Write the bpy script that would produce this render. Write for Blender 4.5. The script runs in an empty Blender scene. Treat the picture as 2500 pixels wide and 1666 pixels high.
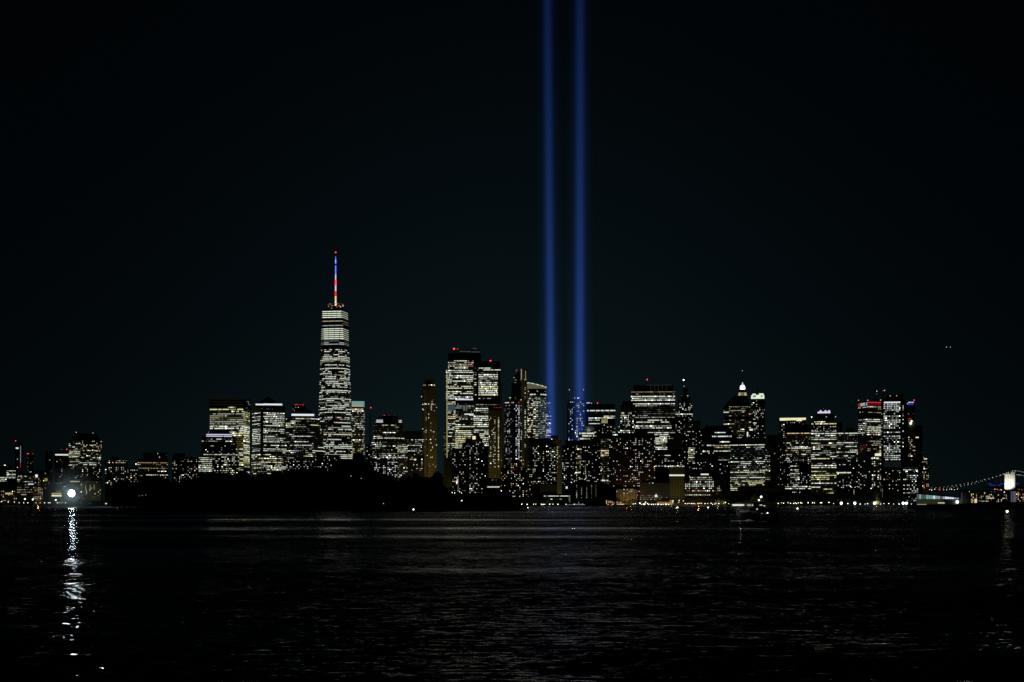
import bpy, bmesh, math, random
from mathutils import Vector, Matrix

# ------------------------------------------------------------------ camera, sky, sun, exposure
S = bpy.context.scene
COL = S.collection
F = 3645.0          # focal length in photo pixels (2500 px wide frame)
H = 6.0             # eye height above the water
HY = 1228.0         # photo row of the horizon

cam_d = bpy.data.cameras.new('camera')
cam = bpy.data.objects.new('camera', cam_d)
COL.objects.link(cam)
cam.location = (0, 0, H)
cam.rotation_euler = (math.radians(90), 0, 0)
cam_d.sensor_fit = 'HORIZONTAL'
cam_d.sensor_width = 36
cam_d.lens = F / 2500 * 36
cam_d.shift_y = (HY - 833) / 2500
cam_d.clip_start = 1
cam_d.clip_end = 60000
S.camera = cam

SUN_EL, SUN_ROT = math.radians(8.0), math.radians(0)     # the last city-side sky glow, far dimmed for night
W = bpy.data.worlds.new('World')
S.world = W
W.use_nodes = True
wn = W.node_tree
bg = wn.nodes['Background']
sky = wn.nodes.new('ShaderNodeTexSky')
sky.sky_type = 'NISHITA'
sky.sun_disc = False
sky.sun_elevation = SUN_EL
sky.sun_rotation = SUN_ROT
sky.air_density = 1.0
sky.dust_density = 1.0
sky.ozone_density = 3.0
tint = wn.nodes.new('ShaderNodeMix')
tint.data_type = 'RGBA'
tint.blend_type = 'MULTIPLY'
tint.inputs[0].default_value = 1
tint.inputs[7].default_value = (0.31, 0.84, 1.2, 1)
hs = wn.nodes.new('ShaderNodeHueSaturation')
hs.inputs['Saturation'].default_value = .4
wn.links.new(sky.outputs[0], hs.inputs['Color'])
wn.links.new(hs.outputs[0], tint.inputs[6])
wn.links.new(tint.outputs[2], bg.inputs['Color'])
bg.inputs['Strength'].default_value = 2.45e-4

sun_d = bpy.data.lights.new('sun', 'SUN')
sun_d.energy = 0.002
sun_d.angle = math.radians(10)
sun_d.color = (1.0, 0.9, 0.75)
sun_o = bpy.data.objects.new('sun', sun_d)
sun_o.rotation_euler = (math.radians(-82), 0, 0)
COL.objects.link(sun_o)

S.view_settings.view_transform = 'Standard'
S.view_settings.look = 'None'
S.view_settings.exposure = 0
S.view_settings.gamma = 1
S.render.film_transparent = False
try:
    c = S.cycles
    c.use_denoising = True
    c.max_bounces = 5
    c.diffuse_bounces = 1
    c.glossy_bounces = 3
    c.sample_clamp_indirect = 6
    c.sample_clamp_direct = 0
    c.volume_step_rate = 0.03
    c.volume_max_steps = 256
    c.use_light_tree = True
    c.pixel_filter_type = 'BLACKMAN_HARRIS'
    c.filter_width = 1.5
except Exception as e:
    print(e)

def PX(px, Y): return (px - 1250.0) * Y / F
def PZ(py, Y): return H + (HY - py) * Y / F
GZ = 2.0            # land level
rnd = random.Random(11)

# ------------------------------------------------------------------ materials
M = {}
def nodemat(name):
    m = bpy.data.materials.new(name)
    m.use_nodes = True
    m.node_tree.nodes.clear()
    return m, m.node_tree
def surf(name, col, rough=.7, spec=.3, var=.25, scale=.15, metal=0.0):
    """diffuse / glossy surface with a mottled procedural colour"""
    if name in M: return M[name]
    m, t = nodemat(name)
    o = t.nodes.new('ShaderNodeOutputMaterial'); p = t.nodes.new('ShaderNodeBsdfPrincipled')
    tc = t.nodes.new('ShaderNodeTexCoord'); nz = t.nodes.new('ShaderNodeTexNoise')
    nz.inputs['Scale'].default_value = scale; nz.inputs['Detail'].default_value = 4
    r = t.nodes.new('ShaderNodeMix'); r.data_type = 'RGBA'
    r.inputs[6].default_value = (*[max(0, x * (1 - var)) for x in col], 1)
    r.inputs[7].default_value = (*[x * (1 + var) for x in col], 1)
    t.links.new(tc.outputs['Object'], nz.inputs['Vector'])
    t.links.new(nz.outputs['Fac'], r.inputs[0])
    t.links.new(r.outputs[2], p.inputs['Base Color'])
    p.inputs['Roughness'].default_value = rough
    p.inputs['Specular IOR Level'].default_value = spec
    p.inputs['Metallic'].default_value = metal
    t.links.new(p.outputs[0], o.inputs[0])
    M[name] = m
    return m
def facade(name, col, win=(.02, .025, .03), bay=3.2, floor=3.8, rough=.6, fh=.55, fw=.6):
    """masonry or curtain wall with a grid of unlit panes set in it"""
    if name in M: return M[name]
    m, t = nodemat(name)
    o = t.nodes.new('ShaderNodeOutputMaterial'); p = t.nodes.new('ShaderNodeBsdfPrincipled')
    tc = t.nodes.new('ShaderNodeTexCoord'); sx = t.nodes.new('ShaderNodeSeparateXYZ')
    t.links.new(tc.outputs['Object'], sx.inputs[0])
    ad = t.nodes.new('ShaderNodeMath'); ad.operation = 'ADD'
    t.links.new(sx.outputs[0], ad.inputs[0]); t.links.new(sx.outputs[1], ad.inputs[1])
    def cell(sock, per, frac):
        a = t.nodes.new('ShaderNodeMath'); a.operation = 'DIVIDE'; a.inputs[1].default_value = per
        b = t.nodes.new('ShaderNodeMath'); b.operation = 'FRACT'
        c_ = t.nodes.new('ShaderNodeMath'); c_.operation = 'LESS_THAN'; c_.inputs[1].default_value = frac
        t.links.new(sock, a.inputs[0]); t.links.new(a.outputs[0], b.inputs[0]); t.links.new(b.outputs[0], c_.inputs[0])
        return c_.outputs[0]
    mu = t.nodes.new('ShaderNodeMath'); mu.operation = 'MULTIPLY'
    t.links.new(cell(ad.outputs[0], bay, fw), mu.inputs[0]); t.links.new(cell(sx.outputs[2], floor, fh), mu.inputs[1])
    r = t.nodes.new('ShaderNodeMix'); r.data_type = 'RGBA'
    r.inputs[6].default_value = (*col, 1); r.inputs[7].default_value = (*win, 1)
    t.links.new(mu.outputs[0], r.inputs[0]); t.links.new(r.outputs[2], p.inputs['Base Color'])
    p.inputs['Roughness'].default_value = rough
    p.inputs['Specular IOR Level'].default_value = .25
    t.links.new(p.outputs[0], o.inputs[0])
    M[name] = m
    return m
HUE = {'W': (.93, 1.0, .84), 'C': (.86, .94, 1), 'Y': (1, .95, .55), 'G': (.86, .85, .42), 'A': (1, .70, .38), 'R': (1, .04, .05),
       'B': (.05, .10, 1), 'T': (.55, .95, .85), 'P': (.80, .72, 1), 'L': (.88, 1, .78), 'O': (.75, .62, .12), 'E': (.35, .62, .75)}
HN = {'W': 'white', 'C': 'cool white', 'Y': 'warm yellow', 'G': 'olive yellow', 'A': 'amber', 'R': 'red', 'B': 'blue', 'T': 'teal',
      'P': 'violet white', 'L': 'pale green white', 'O': 'ochre', 'E': 'steel blue'}
LV = [.008, .024, .10, .34, .88, 3.2, 60.0]
LN = ['barely lit', 'very dim', 'dim', 'soft', 'bright', 'brilliant', 'blinding']
def lit(h, l):
    k = 'lit %s %s' % (HN[h], LN[l])
    if k in M: return M[k]
    m, t = nodemat(k)
    o = t.nodes.new('ShaderNodeOutputMaterial'); e = t.nodes.new('ShaderNodeEmission')
    e.inputs[0].default_value = (*HUE[h], 1); e.inputs[1].default_value = LV[l]
    t.links.new(e.outputs[0], o.inputs[0])
    m.cycles.emission_sampling = 'NONE' if l < 5 else 'FRONT'
    M[k] = m
    return m

STONE = facade('grey stone facade', (.16, .155, .14))
BRICK = facade('brown brick facade', (.14, .075, .05), bay=3.6)
GLASS = facade('dark glass facade', (.035, .04, .045), win=(.015, .018, .022), rough=.35, fh=.7, fw=.9)
DARK = facade('dark bronze facade', (.03, .028, .025), rough=.5)
LIME = facade('pale limestone facade', (.36, .32, .22), win=(.03, .03, .03), bay=3.4, fw=.45)
CREAM = facade('cream brick facade', (.38, .36, .22), win=(.02, .02, .02), bay=3.3, floor=4.0, fw=.55, fh=.62)
GREEN = facade('green glass facade', (.03, .055, .045), win=(.012, .03, .025), rough=.35, fh=.7, fw=.9)
PANE = surf('unlit window glass', (.012, .014, .016), .2, spec=.5)
ROOFM = surf('dark roof', (.03, .03, .03), .8)
STEEL = surf('dark steel', (.08, .08, .085), .5, metal=.6)
CONC = surf('concrete', (.25, .24, .22), .85)
WHITEP = surf('white paint', (.75, .75, .72), .5)
BLACKP = surf('black paint', (.02, .022, .025), .4)

# ------------------------------------------------------------------ mesh helpers
class MB:
    """collects faces of several materials, builds ONE mesh object"""
    def __init__(s): s.v = []; s.f = []; s.mi = []; s.m = []
    def mat(s, m):
        if m not in s.m: s.m.append(m)
        return s.m.index(m)
    def quad(s, pts, m):
        n = len(s.v); s.v += [tuple(p) for p in pts]; s.f.append(tuple(range(n, n + len(pts)))); s.mi.append(s.mat(m))
    def prism(s, bot, top, m, cap=True):
        n = len(s.v); k = len(bot); s.v += [tuple(p) for p in bot] + [tuple(p) for p in top]; i = s.mat(m)
        for a in range(k):
            b = (a + 1) % k
            s.f.append((n + a, n + b, n + k + b, n + k + a)); s.mi.append(i)
        if cap:
            s.f.append(tuple(n + k + a for a in range(k))); s.mi.append(i)
            s.f.append(tuple(n + a for a in reversed(range(k)))); s.mi.append(i)
    def box(s, x0, x1, y0, y1, z0, z1, m):
        b = [(x0, y0, z0), (x1, y0, z0), (x1, y1, z0), (x0, y1, z0)]
        s.prism(b, [(x, y, z1) for x, y, _ in b], m)
    def tube(s, p, q, r0, r1, m, n=6):
        p, q = Vector(p), Vector(q); d = (q - p).normalized()
        a = d.orthogonal().normalized(); b = d.cross(a)
        ring = lambda c_, r: [c_ + (a * math.cos(2 * math.pi * i / n) + b * math.sin(2 * math.pi * i / n)) * r for i in range(n)]
        s.prism(ring(p, r0), ring(q, max(r1, .001)), m)
    def ball(s, c_, r, m, n=8, k=5, sq=1.0):
        c_ = Vector(c_)
        rows = []
        for j in range(1, k):
            a = math.pi * j / k
            rows.append([c_ + Vector((r * math.sin(a) * math.cos(2 * math.pi * i / n), r * math.sin(a) * math.sin(2 * math.pi * i / n), sq * r * math.cos(a))) for i in range(n)])
        i0 = s.mat(m); o = len(s.v)
        s.v += [tuple(p) for row in rows for p in row] + [tuple(c_ + Vector((0, 0, r * sq))), tuple(c_ - Vector((0, 0, r * sq)))]
        T, B = len(s.v) - 2, len(s.v) - 1
        for j in range(k - 2):
            for i in range(n):
                i2 = (i + 1) % n
                s.f.append((o + j * n + i, o + (j + 1) * n + i, o + (j + 1) * n + i2, o + j * n + i2)); s.mi.append(i0)
        for i in range(n):
            i2 = (i + 1) % n
            s.f.append((T, o + i, o + i2)); s.mi.append(i0)
            s.f.append((B, o + (k - 2) * n + i2, o + (k - 2) * n + i)); s.mi.append(i0)
    def build(s, name, parent=None, **props):
        me = bpy.data.meshes.new(name)
        me.from_pydata(s.v, [], s.f)
        for m in s.m: me.materials.append(m)
        me.polygons.foreach_set('material_index', s.mi)
        me.update()
        o = bpy.data.objects.new(name, me)
        COL.objects.link(o)
        if parent is not None: o.parent = parent
        for k, v in props.items(): o[k] = v
        return o
def empty(name, loc, rz=0, label=None, cat=None, group=None):
    o = bpy.data.objects.new(name, None)
    o.empty_display_size = 1
    o.location = loc; o.rotation_euler = (0, 0, rz)
    COL.objects.link(o)
    if label: o['label'] = label
    if cat: o['category'] = cat
    if group: o['group'] = group
    return o
def copy_tree(o, parent=None):
    c_ = o.copy(); COL.objects.link(c_)
    if parent is not None: c_.parent = parent
    for ch in list(o.children): copy_tree(ch, c_)
    return c_
def beacon_mesh(b, p, r, h, lv):
    b.ball(p, r, lit(h, lv), 6, 4)

# ------------------------------------------------------------------ a building, measured along the sight line it stands on
ALL = []
GLOW = .3
class Bld:
    def __init__(s, name, label, Y, x0, x1, mat=GLASS, group=None, cat='building'):
        s.Y = Y; s.xc = (x0 + x1) / 2.0; s.th = math.atan((s.xc - 1250) / F); s.r = Y / math.cos(s.th)
        s.k = Y / F * math.cos(s.th)             # metres per photo pixel across
        s.root = empty(name, (PX(s.xc, Y), Y, GZ), -s.th, label, cat, group)
        s.mat = mat; s.rows = []; s.dotl = []; s.extra = {}
        s.rg = random.Random(hash(round(x0 * 7.3 + x1 * 3.1 + Y)) & 0xffff)
        ALL.append(s)
    def u(s, px): return s.r * math.tan(math.atan((px - 1250) / F) - s.th)
    def z(s, py): return PZ(py, s.Y) - GZ
    # ---- volumes
    def block(s, x0, x1, yt, yb=None, d=30, xm=None, mat=None, v0=0, part='wall', mb=None, slope=0):
        zb = s.z(yb) if yb is not None else -.5
        zt = s.z(yt); b = mb or MB(); m = mat or s.mat
        u0, u1 = s.u(x0), s.u(x1)
        if xm is None:
            fp = [(u0, v0), (u1, v0), (u1, v0 + d), (u0, v0 + d)]
            faces = [(u0, v0, u1, v0)]
        else:
            um = s.u(xm); wl, wr = um - u0, u1 - um
            a = math.atan2(wr, wl); a = min(max(a, math.radians(14)), math.radians(76))
            L, R = wl / math.cos(a), wr / math.sin(a)
            pl = (um - wl, v0 + L * math.sin(a)); pr = (um + wr, v0 + R * math.cos(a))
            fp = [(um, v0), pr, (pl[0] + pr[0] - um, pl[1] + pr[1] - v0), pl]
            faces = [(pl[0], pl[1], um, v0), (um, v0, pr[0], pr[1])]
        b.prism([(x, y, zb) for x, y in fp], [(x, y, zt + slope * (x - u0)) for x, y in fp], m)
        if mb is None: b.build(part, s.root)
        return faces
    def octo(s, x0, x1, yt, yb=None, ch=.28, mat=None, part='wall', top=1.0, v0=0):
        """octagonal shaft, optionally narrowing to top*width: returns its three camera-side faces"""
        zb = s.z(yb) if yb is not None else -.5
        zt = s.z(yt); u0, u1 = s.u(x0), s.u(x1); w = u1 - u0; c_ = w * ch
        fp = [(u0 + c_, v0), (u1 - c_, v0), (u1, v0 + c_), (u1, v0 + w - c_), (u1 - c_, v0 + w), (u0 + c_, v0 + w), (u0, v0 + w - c_), (u0, v0 + c_)]
        cx, cy = (u0 + u1) / 2, v0 + w / 2
        tp = [(cx + (x - cx) * top, cy + (y - cy) * top, zt) for x, y in fp]
        b = MB(); b.prism([(x, y, zb) for x, y in fp], tp, mat or s.mat); b.build(part, s.root)
        return [(fp[7][0], fp[7][1], fp[0][0], fp[0][1]), (fp[0][0], fp[0][1], fp[1][0], fp[1][1]), (fp[1][0], fp[1][1], fp[2][0], fp[2][1])]
    def round(s, x0, x1, yt, yb=None, mat=None, n=20, part='wall', slope=0):
        zb = s.z(yb) if yb is not None else -.5
        zt = s.z(yt); u0, u1 = s.u(x0), s.u(x1); R = (u1 - u0) / 2; cx = (u0 + u1) / 2
        fp = [(cx + R * math.cos(2 * math.pi * i / n + math.pi / n), R + R * math.sin(2 * math.pi * i / n + math.pi / n)) for i in range(n)]
        b = MB(); b.prism([(x, y, zb) for x, y in fp], [(x, y, zt + slope * (x - cx)) for x, y in fp], mat or s.mat); b.build(part, s.root)
        fs = [(fp[i][0], fp[i][1], fp[(i + 1) % n][0], fp[(i + 1) % n][1]) for i in range(n)]
        return [f for f in fs if f[2] > f[0] + R * .12 / n * 4]
    def dome(s, x0, x1, yt, yb, mat=None, n=14, k=5, flat=0.0, v=None, part='roof'):
        u0, u1 = s.u(x0), s.u(x1); R = (u1 - u0) / 2; cx = (u0 + u1) / 2; cy = R if v is None else v
        zb, zt = s.z(yb), s.z(yt); b = MB(); prev = None
        for j in range(k):
            a = math.pi / 2 * j / k; a2 = math.pi / 2 * min((j + 1) / k, 1 - flat)
            r0, r1 = R * math.cos(a), max(R * math.cos(a2), .05)
            z0, z1 = zb + (zt - zb) * math.sin(a), zb + (zt - zb) * math.sin(a2)
            rg = lambda r, z_: [(cx + r * math.cos(2 * math.pi * i / n), cy + r * math.sin(2 * math.pi * i / n), z_) for i in range(n)]
            b.prism(rg(r0, z0), rg(r1, z1), mat or ROOFM, cap=(j == k - 1))
        b.build(part, s.root)
    def pyramid(s, x0, x1, yb, xt0, xt1, yt, mat=None, d=None, part='roof'):
        u0, u1, t0, t1 = s.u(x0), s.u(x1), s.u(xt0), s.u(xt1); d = d or (u1 - u0)
        dt = (t1 - t0); zb, zt = s.z(yb), s.z(yt); cy = d / 2
        b = MB(); b.prism([(u0, 0, zb), (u1, 0, zb), (u1, d, zb), (u0, d, zb)],
                          [(t0, cy - dt / 2, zt), (t1, cy - dt / 2, zt), (t1, cy + dt / 2, zt), (t0, cy + dt / 2, zt)], mat or ROOFM)
        b.build(part, s.root)
    # ---- lit things
    def band(s, face, y0, y1, h, l, part='crown_light', t0=0.0, t1=1.0, proud=.5, segs=1, gap=0.0, split=0):
        ua, va, ub, vb = face; L = math.hypot(ub - ua, vb - va); nx, ny = (vb - va) / L, -(ub - ua) / L
        b = MB(); zt, zb = s.z(y0), s.z(y1)
        for i in range(segs):
            a = t0 + (t1 - t0) * (i + gap / 2) / segs; c_ = t0 + (t1 - t0) * (i + 1 - gap / 2) / segs
            p = [(ua + (ub - ua) * a, va + (vb - va) * a), (ua + (ub - ua) * c_, va + (vb - va) * c_)]
            q = [(x + nx * proud, y + ny * proud) for x, y in p]
            fp = [q[0], q[1], (p[1][0] + nx * .05, p[1][1] + ny * .05), (p[0][0] + nx * .05, p[0][1] + ny * .05)]
            b.prism([(x, y, zb) for x, y in fp], [(x, y, zt) for x, y in fp], lit(h, l))
        return b.build(part, s.root)
    def strip(s, x0, x1, y0, y1, h, l, v=0, part='light_strip', d=.6):
        b = MB(); b.box(s.u(x0), s.u(x1), v - d, v - .05, s.z(y1), s.z(y0), lit(h, l)); return b.build(part, s.root)
    def beacon(s, x, y, h='R', l=5, r=1.0, yb=None, v=6):
        b = MB(); u, z = s.u(x), s.z(y)
        b.ball((u, v, z), r, lit(h, l), 6, 4)
        o = b.build('beacon', s.root)
        if yb is not None:
            b = MB(); b.tube((u, v, s.z(yb)), (u, v, z - r * .8), .5, .25, STEEL, 5); b.build('mast', s.root)
        return o
    def rib(s, face, y0, y1, dens=.5, pal='W', lvl=4, pitch=4.5, hf=.42, seg=2.4, dim='O0', full=.12, gap=.12, run=4, var=.3, empty_=.1, t0=0., t1=1., off=.35):
        """lit strip windows: one mesh per storey, broken into rooms"""
        if isinstance(face, list):
            for f in face: s.rib(f, y0, y1, dens, pal, lvl, pitch, hf, seg, dim, full, gap, run, var, empty_, t0, t1, off)
            return
        R = s.rg; ua, va, ub, vb = face; L = math.hypot(ub - ua, vb - va); nx, ny = (vb - va) / L, -(ub - ua) / L
        n = max(1, int(round((ub - ua) / s.k * (t1 - t0) / seg))); y = y0; fi = 0
        while y + pitch * .6 < y1 + .01:
            zt, zb = s.z(y + pitch * (1 - hf) * .5), s.z(y + pitch * (1 + hf) * .5)
            d = dens; q = R.random()
            if q < full: d = .96
            elif q < full + empty_ * 1.2: d = dens * .12
            else: d = min(.97, max(.02, R.gauss(dens * 1.05, var * dens + .06)))
            hue = R.choice(pal); hue = 'W' if (hue == 'Y' and R.random() < .45) else hue; fl = lvl if (d > .9 or R.random() < .35 + .5 * dens) else lvl - 1; b = MB(); area = 0; hf_ = hf * .86; zt, zb = s.z(y + pitch * (1 - hf_) * .5), s.z(y + pitch * (1 + hf_) * .5)
            st = R.random() < d; base = fl
            for i in range(n):
                if R.random() < 1.0 / max(1.8, run * .8): st = R.random() < d; base = fl - (R.random() < .2)
                a, c_ = t0 + (t1 - t0) * (i + gap / 2) / n, t0 + (t1 - t0) * (i + 1 - gap / 2) / n
                def put(m, oo):
                    b.quad([(ua + (ub - ua) * a + nx * oo, va + (vb - va) * a + ny * oo, zb), (ua + (ub - ua) * c_ + nx * oo, va + (vb - va) * c_ + ny * oo, zb),
                            (ua + (ub - ua) * c_ + nx * oo, va + (vb - va) * c_ + ny * oo, zt), (ua + (ub - ua) * a + nx * oo, va + (vb - va) * a + ny * oo, zt)], m)
                if st and R.random() < .93:
                    l = max(1, min(5, base - R.choice((0, 0, 0, 0, 1)) + (R.random() < .05))); put(lit(hue if R.random() < .9 else R.choice(pal), l), off); area += 1
                elif R.random() < .18: put(lit(hue, max(0, lvl - R.choice((2, 3)))), off); area += .3
                elif dim: put(lit(dim[0], int(dim[1]) if R.random() < .8 else max(0, int(dim[1]) - 1)), off); area += .3  # unlit rooms given a faint glow for the facade's dim tone
            if b.f:
                e = .02 * (t1 - t0); a, c_, oo = t0 + e * .2, t1 - e * .2, off - .15
                b.quad([(ua + (ub - ua) * a + nx * oo, va + (vb - va) * a + ny * oo, zb), (ua + (ub - ua) * c_ + nx * oo, va + (vb - va) * c_ + ny * oo, zb),
                        (ua + (ub - ua) * c_ + nx * oo, va + (vb - va) * c_ + ny * oo, zt), (ua + (ub - ua) * a + nx * oo, va + (vb - va) * a + ny * oo, zt)], PANE)
                s.rows.append((area * (zt - zb), b))
            y += pitch; fi += 1
    def dot(s, face, y0, y1, dens=.3, pal='W', lvl=4, pitch=4.5, cp=4.2, w=1.8, h=1.7, colv=.35, rowv=.3, t0=0., t1=1., off=.35):
        """separate lit windows"""
        if isinstance(face, list):
            for f in face: s.dot(f, y0, y1, dens, pal, lvl, pitch, cp, w, h, colv, rowv, t0, t1, off)
            return
        R = s.rg; ua, va, ub, vb = face; L = math.hypot(ub - ua, vb - va); nx, ny = (vb - va) / L, -(ub - ua) / L
        pl = (ub - ua) / s.k * (t1 - t0); n = max(1, int(round(pl / cp))); ww = min(.8, w / (pl / n)); y = y0
        cw = [max(.1, R.gauss(1, colv)) for _ in range(n)]
        while y + pitch * .6 < y1 + .01:
            rw = max(.1, R.gauss(1, rowv))
            for i in range(n):
                if R.random() < dens * cw[i] * rw * (.86 if dens < .7 else 1):
                    sc = R.choice((.7, .9, 1, 1, 1.15)); hh = h * R.choice((.85, 1, 1))
                    m = (i + .5) / n; a = t0 + (t1 - t0) * (m - ww * sc / 2 / n); c_ = t0 + (t1 - t0) * (m + ww * sc / 2 / n)
                    zt, zb = s.z(y + pitch / 2 - hh / 2), s.z(y + pitch / 2 + hh / 2)
                    l = max(2, min(5, lvl - R.choice((0, 0, 0, 1, 1, 2)) + (R.random() < .08)))
                    s.dotl.append((sc * hh + l, [(ua + (ub - ua) * a + nx * off, va + (vb - va) * a + ny * off, zb), (ua + (ub - ua) * c_ + nx * off, va + (vb - va) * c_ + ny * off, zb),
                                   (ua + (ub - ua) * c_ + nx * off, va + (vb - va) * c_ + ny * off, zt), (ua + (ub - ua) * a + nx * off, va + (vb - va) * a + ny * off, zt)], lit(R.choice(pal), l)))
            y += pitch
    def finish(s):
        if s.rows:
            s.rows.sort(key=lambda t: -t[0])
            for _, b in s.rows[:100]: b.build('strip_window', s.root)
            if len(s.rows) > 100:
                b = MB()
                for _, q in s.rows[100:]:
                    for f, mi in zip(q.f, q.mi): b.quad([q.v[i] for i in f], q.m[mi])
                b.build('strip_windows', s.root, kind='stuff')
        if s.dotl:
            s.dotl.sort(key=lambda t: -t[0])
            for _, q, m in s.dotl[:100]:
                b = MB(); b.quad(q, m); b.build('window', s.root)
            if len(s.dotl) > 100:
                b = MB()
                for _, q, m in s.dotl[100:]: b.quad(q, m)
                b.build('windows', s.root, kind='stuff')
    def glow(s, px, py, v, power, col=(1, .8, .35), r=1.5, roof=False):
        """an added lamp and invented fixture on the ground in front of the wall it washes (or on a roof)"""
        u = s.u(px); z = s.z(py) + .8 if roof else 3.0
        b = MB(); b.box(u - .7, u + .7, v - .5, v + .5, z - 1.6, z - .9, STEEL); b.tube((u, v, z - .9), (u, v, z - .3), .3, .6, STEEL, 6)
        b.build('floodlight', s.root)  # fixture made up to hold the added point lamp
        l = bpy.data.lights.new('added_wall_lamp', 'POINT'); l.energy = power * GLOW; l.color = col; l.shadow_soft_size = r
        o = bpy.data.objects.new('added_wall_lamp', l); o.location = (u, v, z + 1.2); o.parent = s.root; COL.objects.link(o)

# ------------------------------------------------------------------ ground and water
def flat(name, pts, z0, z1, m):
    b = MB(); b.prism([(x, y, z0) for x, y in pts], [(x, y, z1) for x, y in pts], m)
    return b.build(name, None, kind='structure')

def water_material():
    m, t = nodemat('harbour water')
    o = t.nodes.new('ShaderNodeOutputMaterial'); p = t.nodes.new('ShaderNodeBsdfPrincipled')
    p.inputs['Base Color'].default_value = (.002, .003, .004, 1)
    p.inputs['Roughness'].default_value = WATER_ROUGH
    p.inputs['IOR'].default_value = 1.33
    tc = t.nodes.new('ShaderNodeTexCoord')
    def math_(op, a, b=None):
        n = t.nodes.new('ShaderNodeMath'); n.operation = op
        for i, x in enumerate((a, b)):
            if x is None: continue
            if isinstance(x, (int, float)): n.inputs[i].default_value = x
            else: t.links.new(x, n.inputs[i])
        return n.outputs[0]
    def noise(sx, sy, detail, rough=.55):
        mp = t.nodes.new('ShaderNodeMapping'); mp.inputs['Scale'].default_value = (sx, sy, 1)
        nz = t.nodes.new('ShaderNodeTexNoise'); nz.inputs['Scale'].default_value = 1; nz.inputs['Detail'].default_value = detail
        nz.inputs['Roughness'].default_value = rough
        t.links.new(tc.outputs['Object'], mp.inputs[0]); t.links.new(mp.outputs[0], nz.inputs['Vector'])
        s_ = t.nodes.new('ShaderNodeSeparateColor'); t.links.new(nz.outputs['Color'], s_.inputs[0])
        return math_('SUBTRACT', s_.outputs[0], .5), math_('SUBTRACT', s_.outputs[1], .5)
    sxs, sys_ = [], []                                 # ripples show their near faces; only the long swell also leans away
    for (fx, fy, det, ax, ay, swell) in WAVES:
        a, b = noise(fx, fy, det)
        sxs.append(math_('MULTIPLY', a, ax)); sys_.append(math_('MULTIPLY', b if swell else math_('ABSOLUTE', b), -ay))
    def total(l):
        r = l[0]
        for q in l[1:]: r = math_('ADD', r, q)
        return r
    pa, _ = noise(.004, .016, 2)                       # wind patches and old wakes: calmer and rougher lanes
    gust = math_('MAXIMUM', math_('ADD', math_('MULTIPLY', pa, PATCH), 1.0), .14)
    cx = t.nodes.new('ShaderNodeCombineXYZ')
    t.links.new(math_('MULTIPLY', total(sxs), gust), cx.inputs[0]); t.links.new(math_('MULTIPLY', total(sys_), gust), cx.inputs[1])
    cx.inputs[2].default_value = 1
    nm = t.nodes.new('ShaderNodeVectorMath'); nm.operation = 'NORMALIZE'
    t.links.new(cx.outputs[0], nm.inputs[0]); t.links.new(nm.outputs[0], p.inputs['Normal'])
    t.links.new(p.outputs[0], o.inputs[0])
    return m
WATER_ROUGH = .04
PATCH = 5.5
#        freq x, freq y, detail, slope x, slope y     (per metre)
WAVES = [(1.3, 3.2, 3, .95, 2.9, 0), (.25, .6, 2, .40, 1.0, 0), (.9, 2.4, 2, .6, .54, 1), (.06, .085, 2, .08, .24, 1)]
b = MB(); b.quad([(-12000, -400, 0), (12000, -400, 0), (12000, 16000, 0), (-12000, 16000, 0)], water_material())
b.build('water', None, kind='structure')

LANDM = surf('dark earth and paving', (.05, .05, .045), .9, scale=.05)
SH = 3120
flat('ground', [(-6000, 3060), (PX(150, 3060), 3060), (PX(160, 3000), 3000), (PX(1180, 3000), 3000), (PX(1250, SH), SH), (PX(2235, SH), SH),
                (PX(2345, 3180), 3180), (PX(2352, 3900), 3900), (900, 9000), (-6000, 9000)], -3, GZ, LANDM)
flat('far_shore', [(PX(2330, 4700), 4700), (6000, 4600), (6000, 9000), (PX(2310, 6000), 6000)], -3, GZ, LANDM)
flat('pier', [(PX(120, 1900), 1900), (PX(330, 1740), 1740), (PX(345, 1800), 1800), (PX(120, 1980), 1980)], -3, 1.6, CONC)

# ------------------------------------------------------------------ west side (across the river mouth)
G_J = 'buildings across the river on the west side'
b = Bld('office_building', 'low dark office building with two full rows of lit windows beside the slim slant-roofed tower', 3300, 0, 38, DARK, G_J)
f = b.block(-8, 30, 1134, d=40)[0]; g = b.block(16, 38, 1147, d=30, v0=-6, part='wing')[0]
b.rib(f, 1134, 1139, .8, 'W', 4, 4.6); b.rib(f, 1160, 1177, .9, 'LW', 4, 4.2, full=.5); b.dot(f, 1205, 1225, .35, 'WA', 4)
b.rib(g, 1148, 1170, .85, 'WL', 4, 4.2, full=.5); b.finish()
b = Bld('residential_tower', 'slim dark tower with a slanted roof and a vertical string of lights', 3400, 36, 58, DARK, G_J)
f = b.block(36.5, 57, 1077, d=20, slope=-.28)[0]; b.beacon(38, 1077, 'R', 5, 1.2); b.beacon(41, 1079, 'R', 4, .9); b.beacon(55.5, 1085, 'R', 5, 1.4)
b.dot(f, 1094, 1150, .16, 'W', 4, 5, 4); b.strip(38.5, 45, 1093, 1096, 'W', 4, part='lit_window'); b.strip(49.6, 50.9, 1089, 1130, 'P', 3); b.strip(49, 50.4, 1130, 1142, 'R', 3); b.finish()
b = Bld('residential_tower', 'shorter slim tower with scattered windows and red roof lights beside the slant-roofed tower', 3450, 66, 82, BRICK, G_J)
f = b.block(66, 81, 1109, d=16)[0]; b.beacon(67.5, 1108, 'R', 5, 1.1); b.beacon(69.5, 1108, 'R', 4, .9); b.beacon(80, 1108, 'R', 4, 1)
b.dot(f, 1117, 1155, .42, 'WA', 4, 4.2, 3.6); b.finish()
b = Bld('office_tower', 'almost unlit slab tower on the west side with four faint windows', 3500, 110, 129, STONE, G_J)
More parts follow.
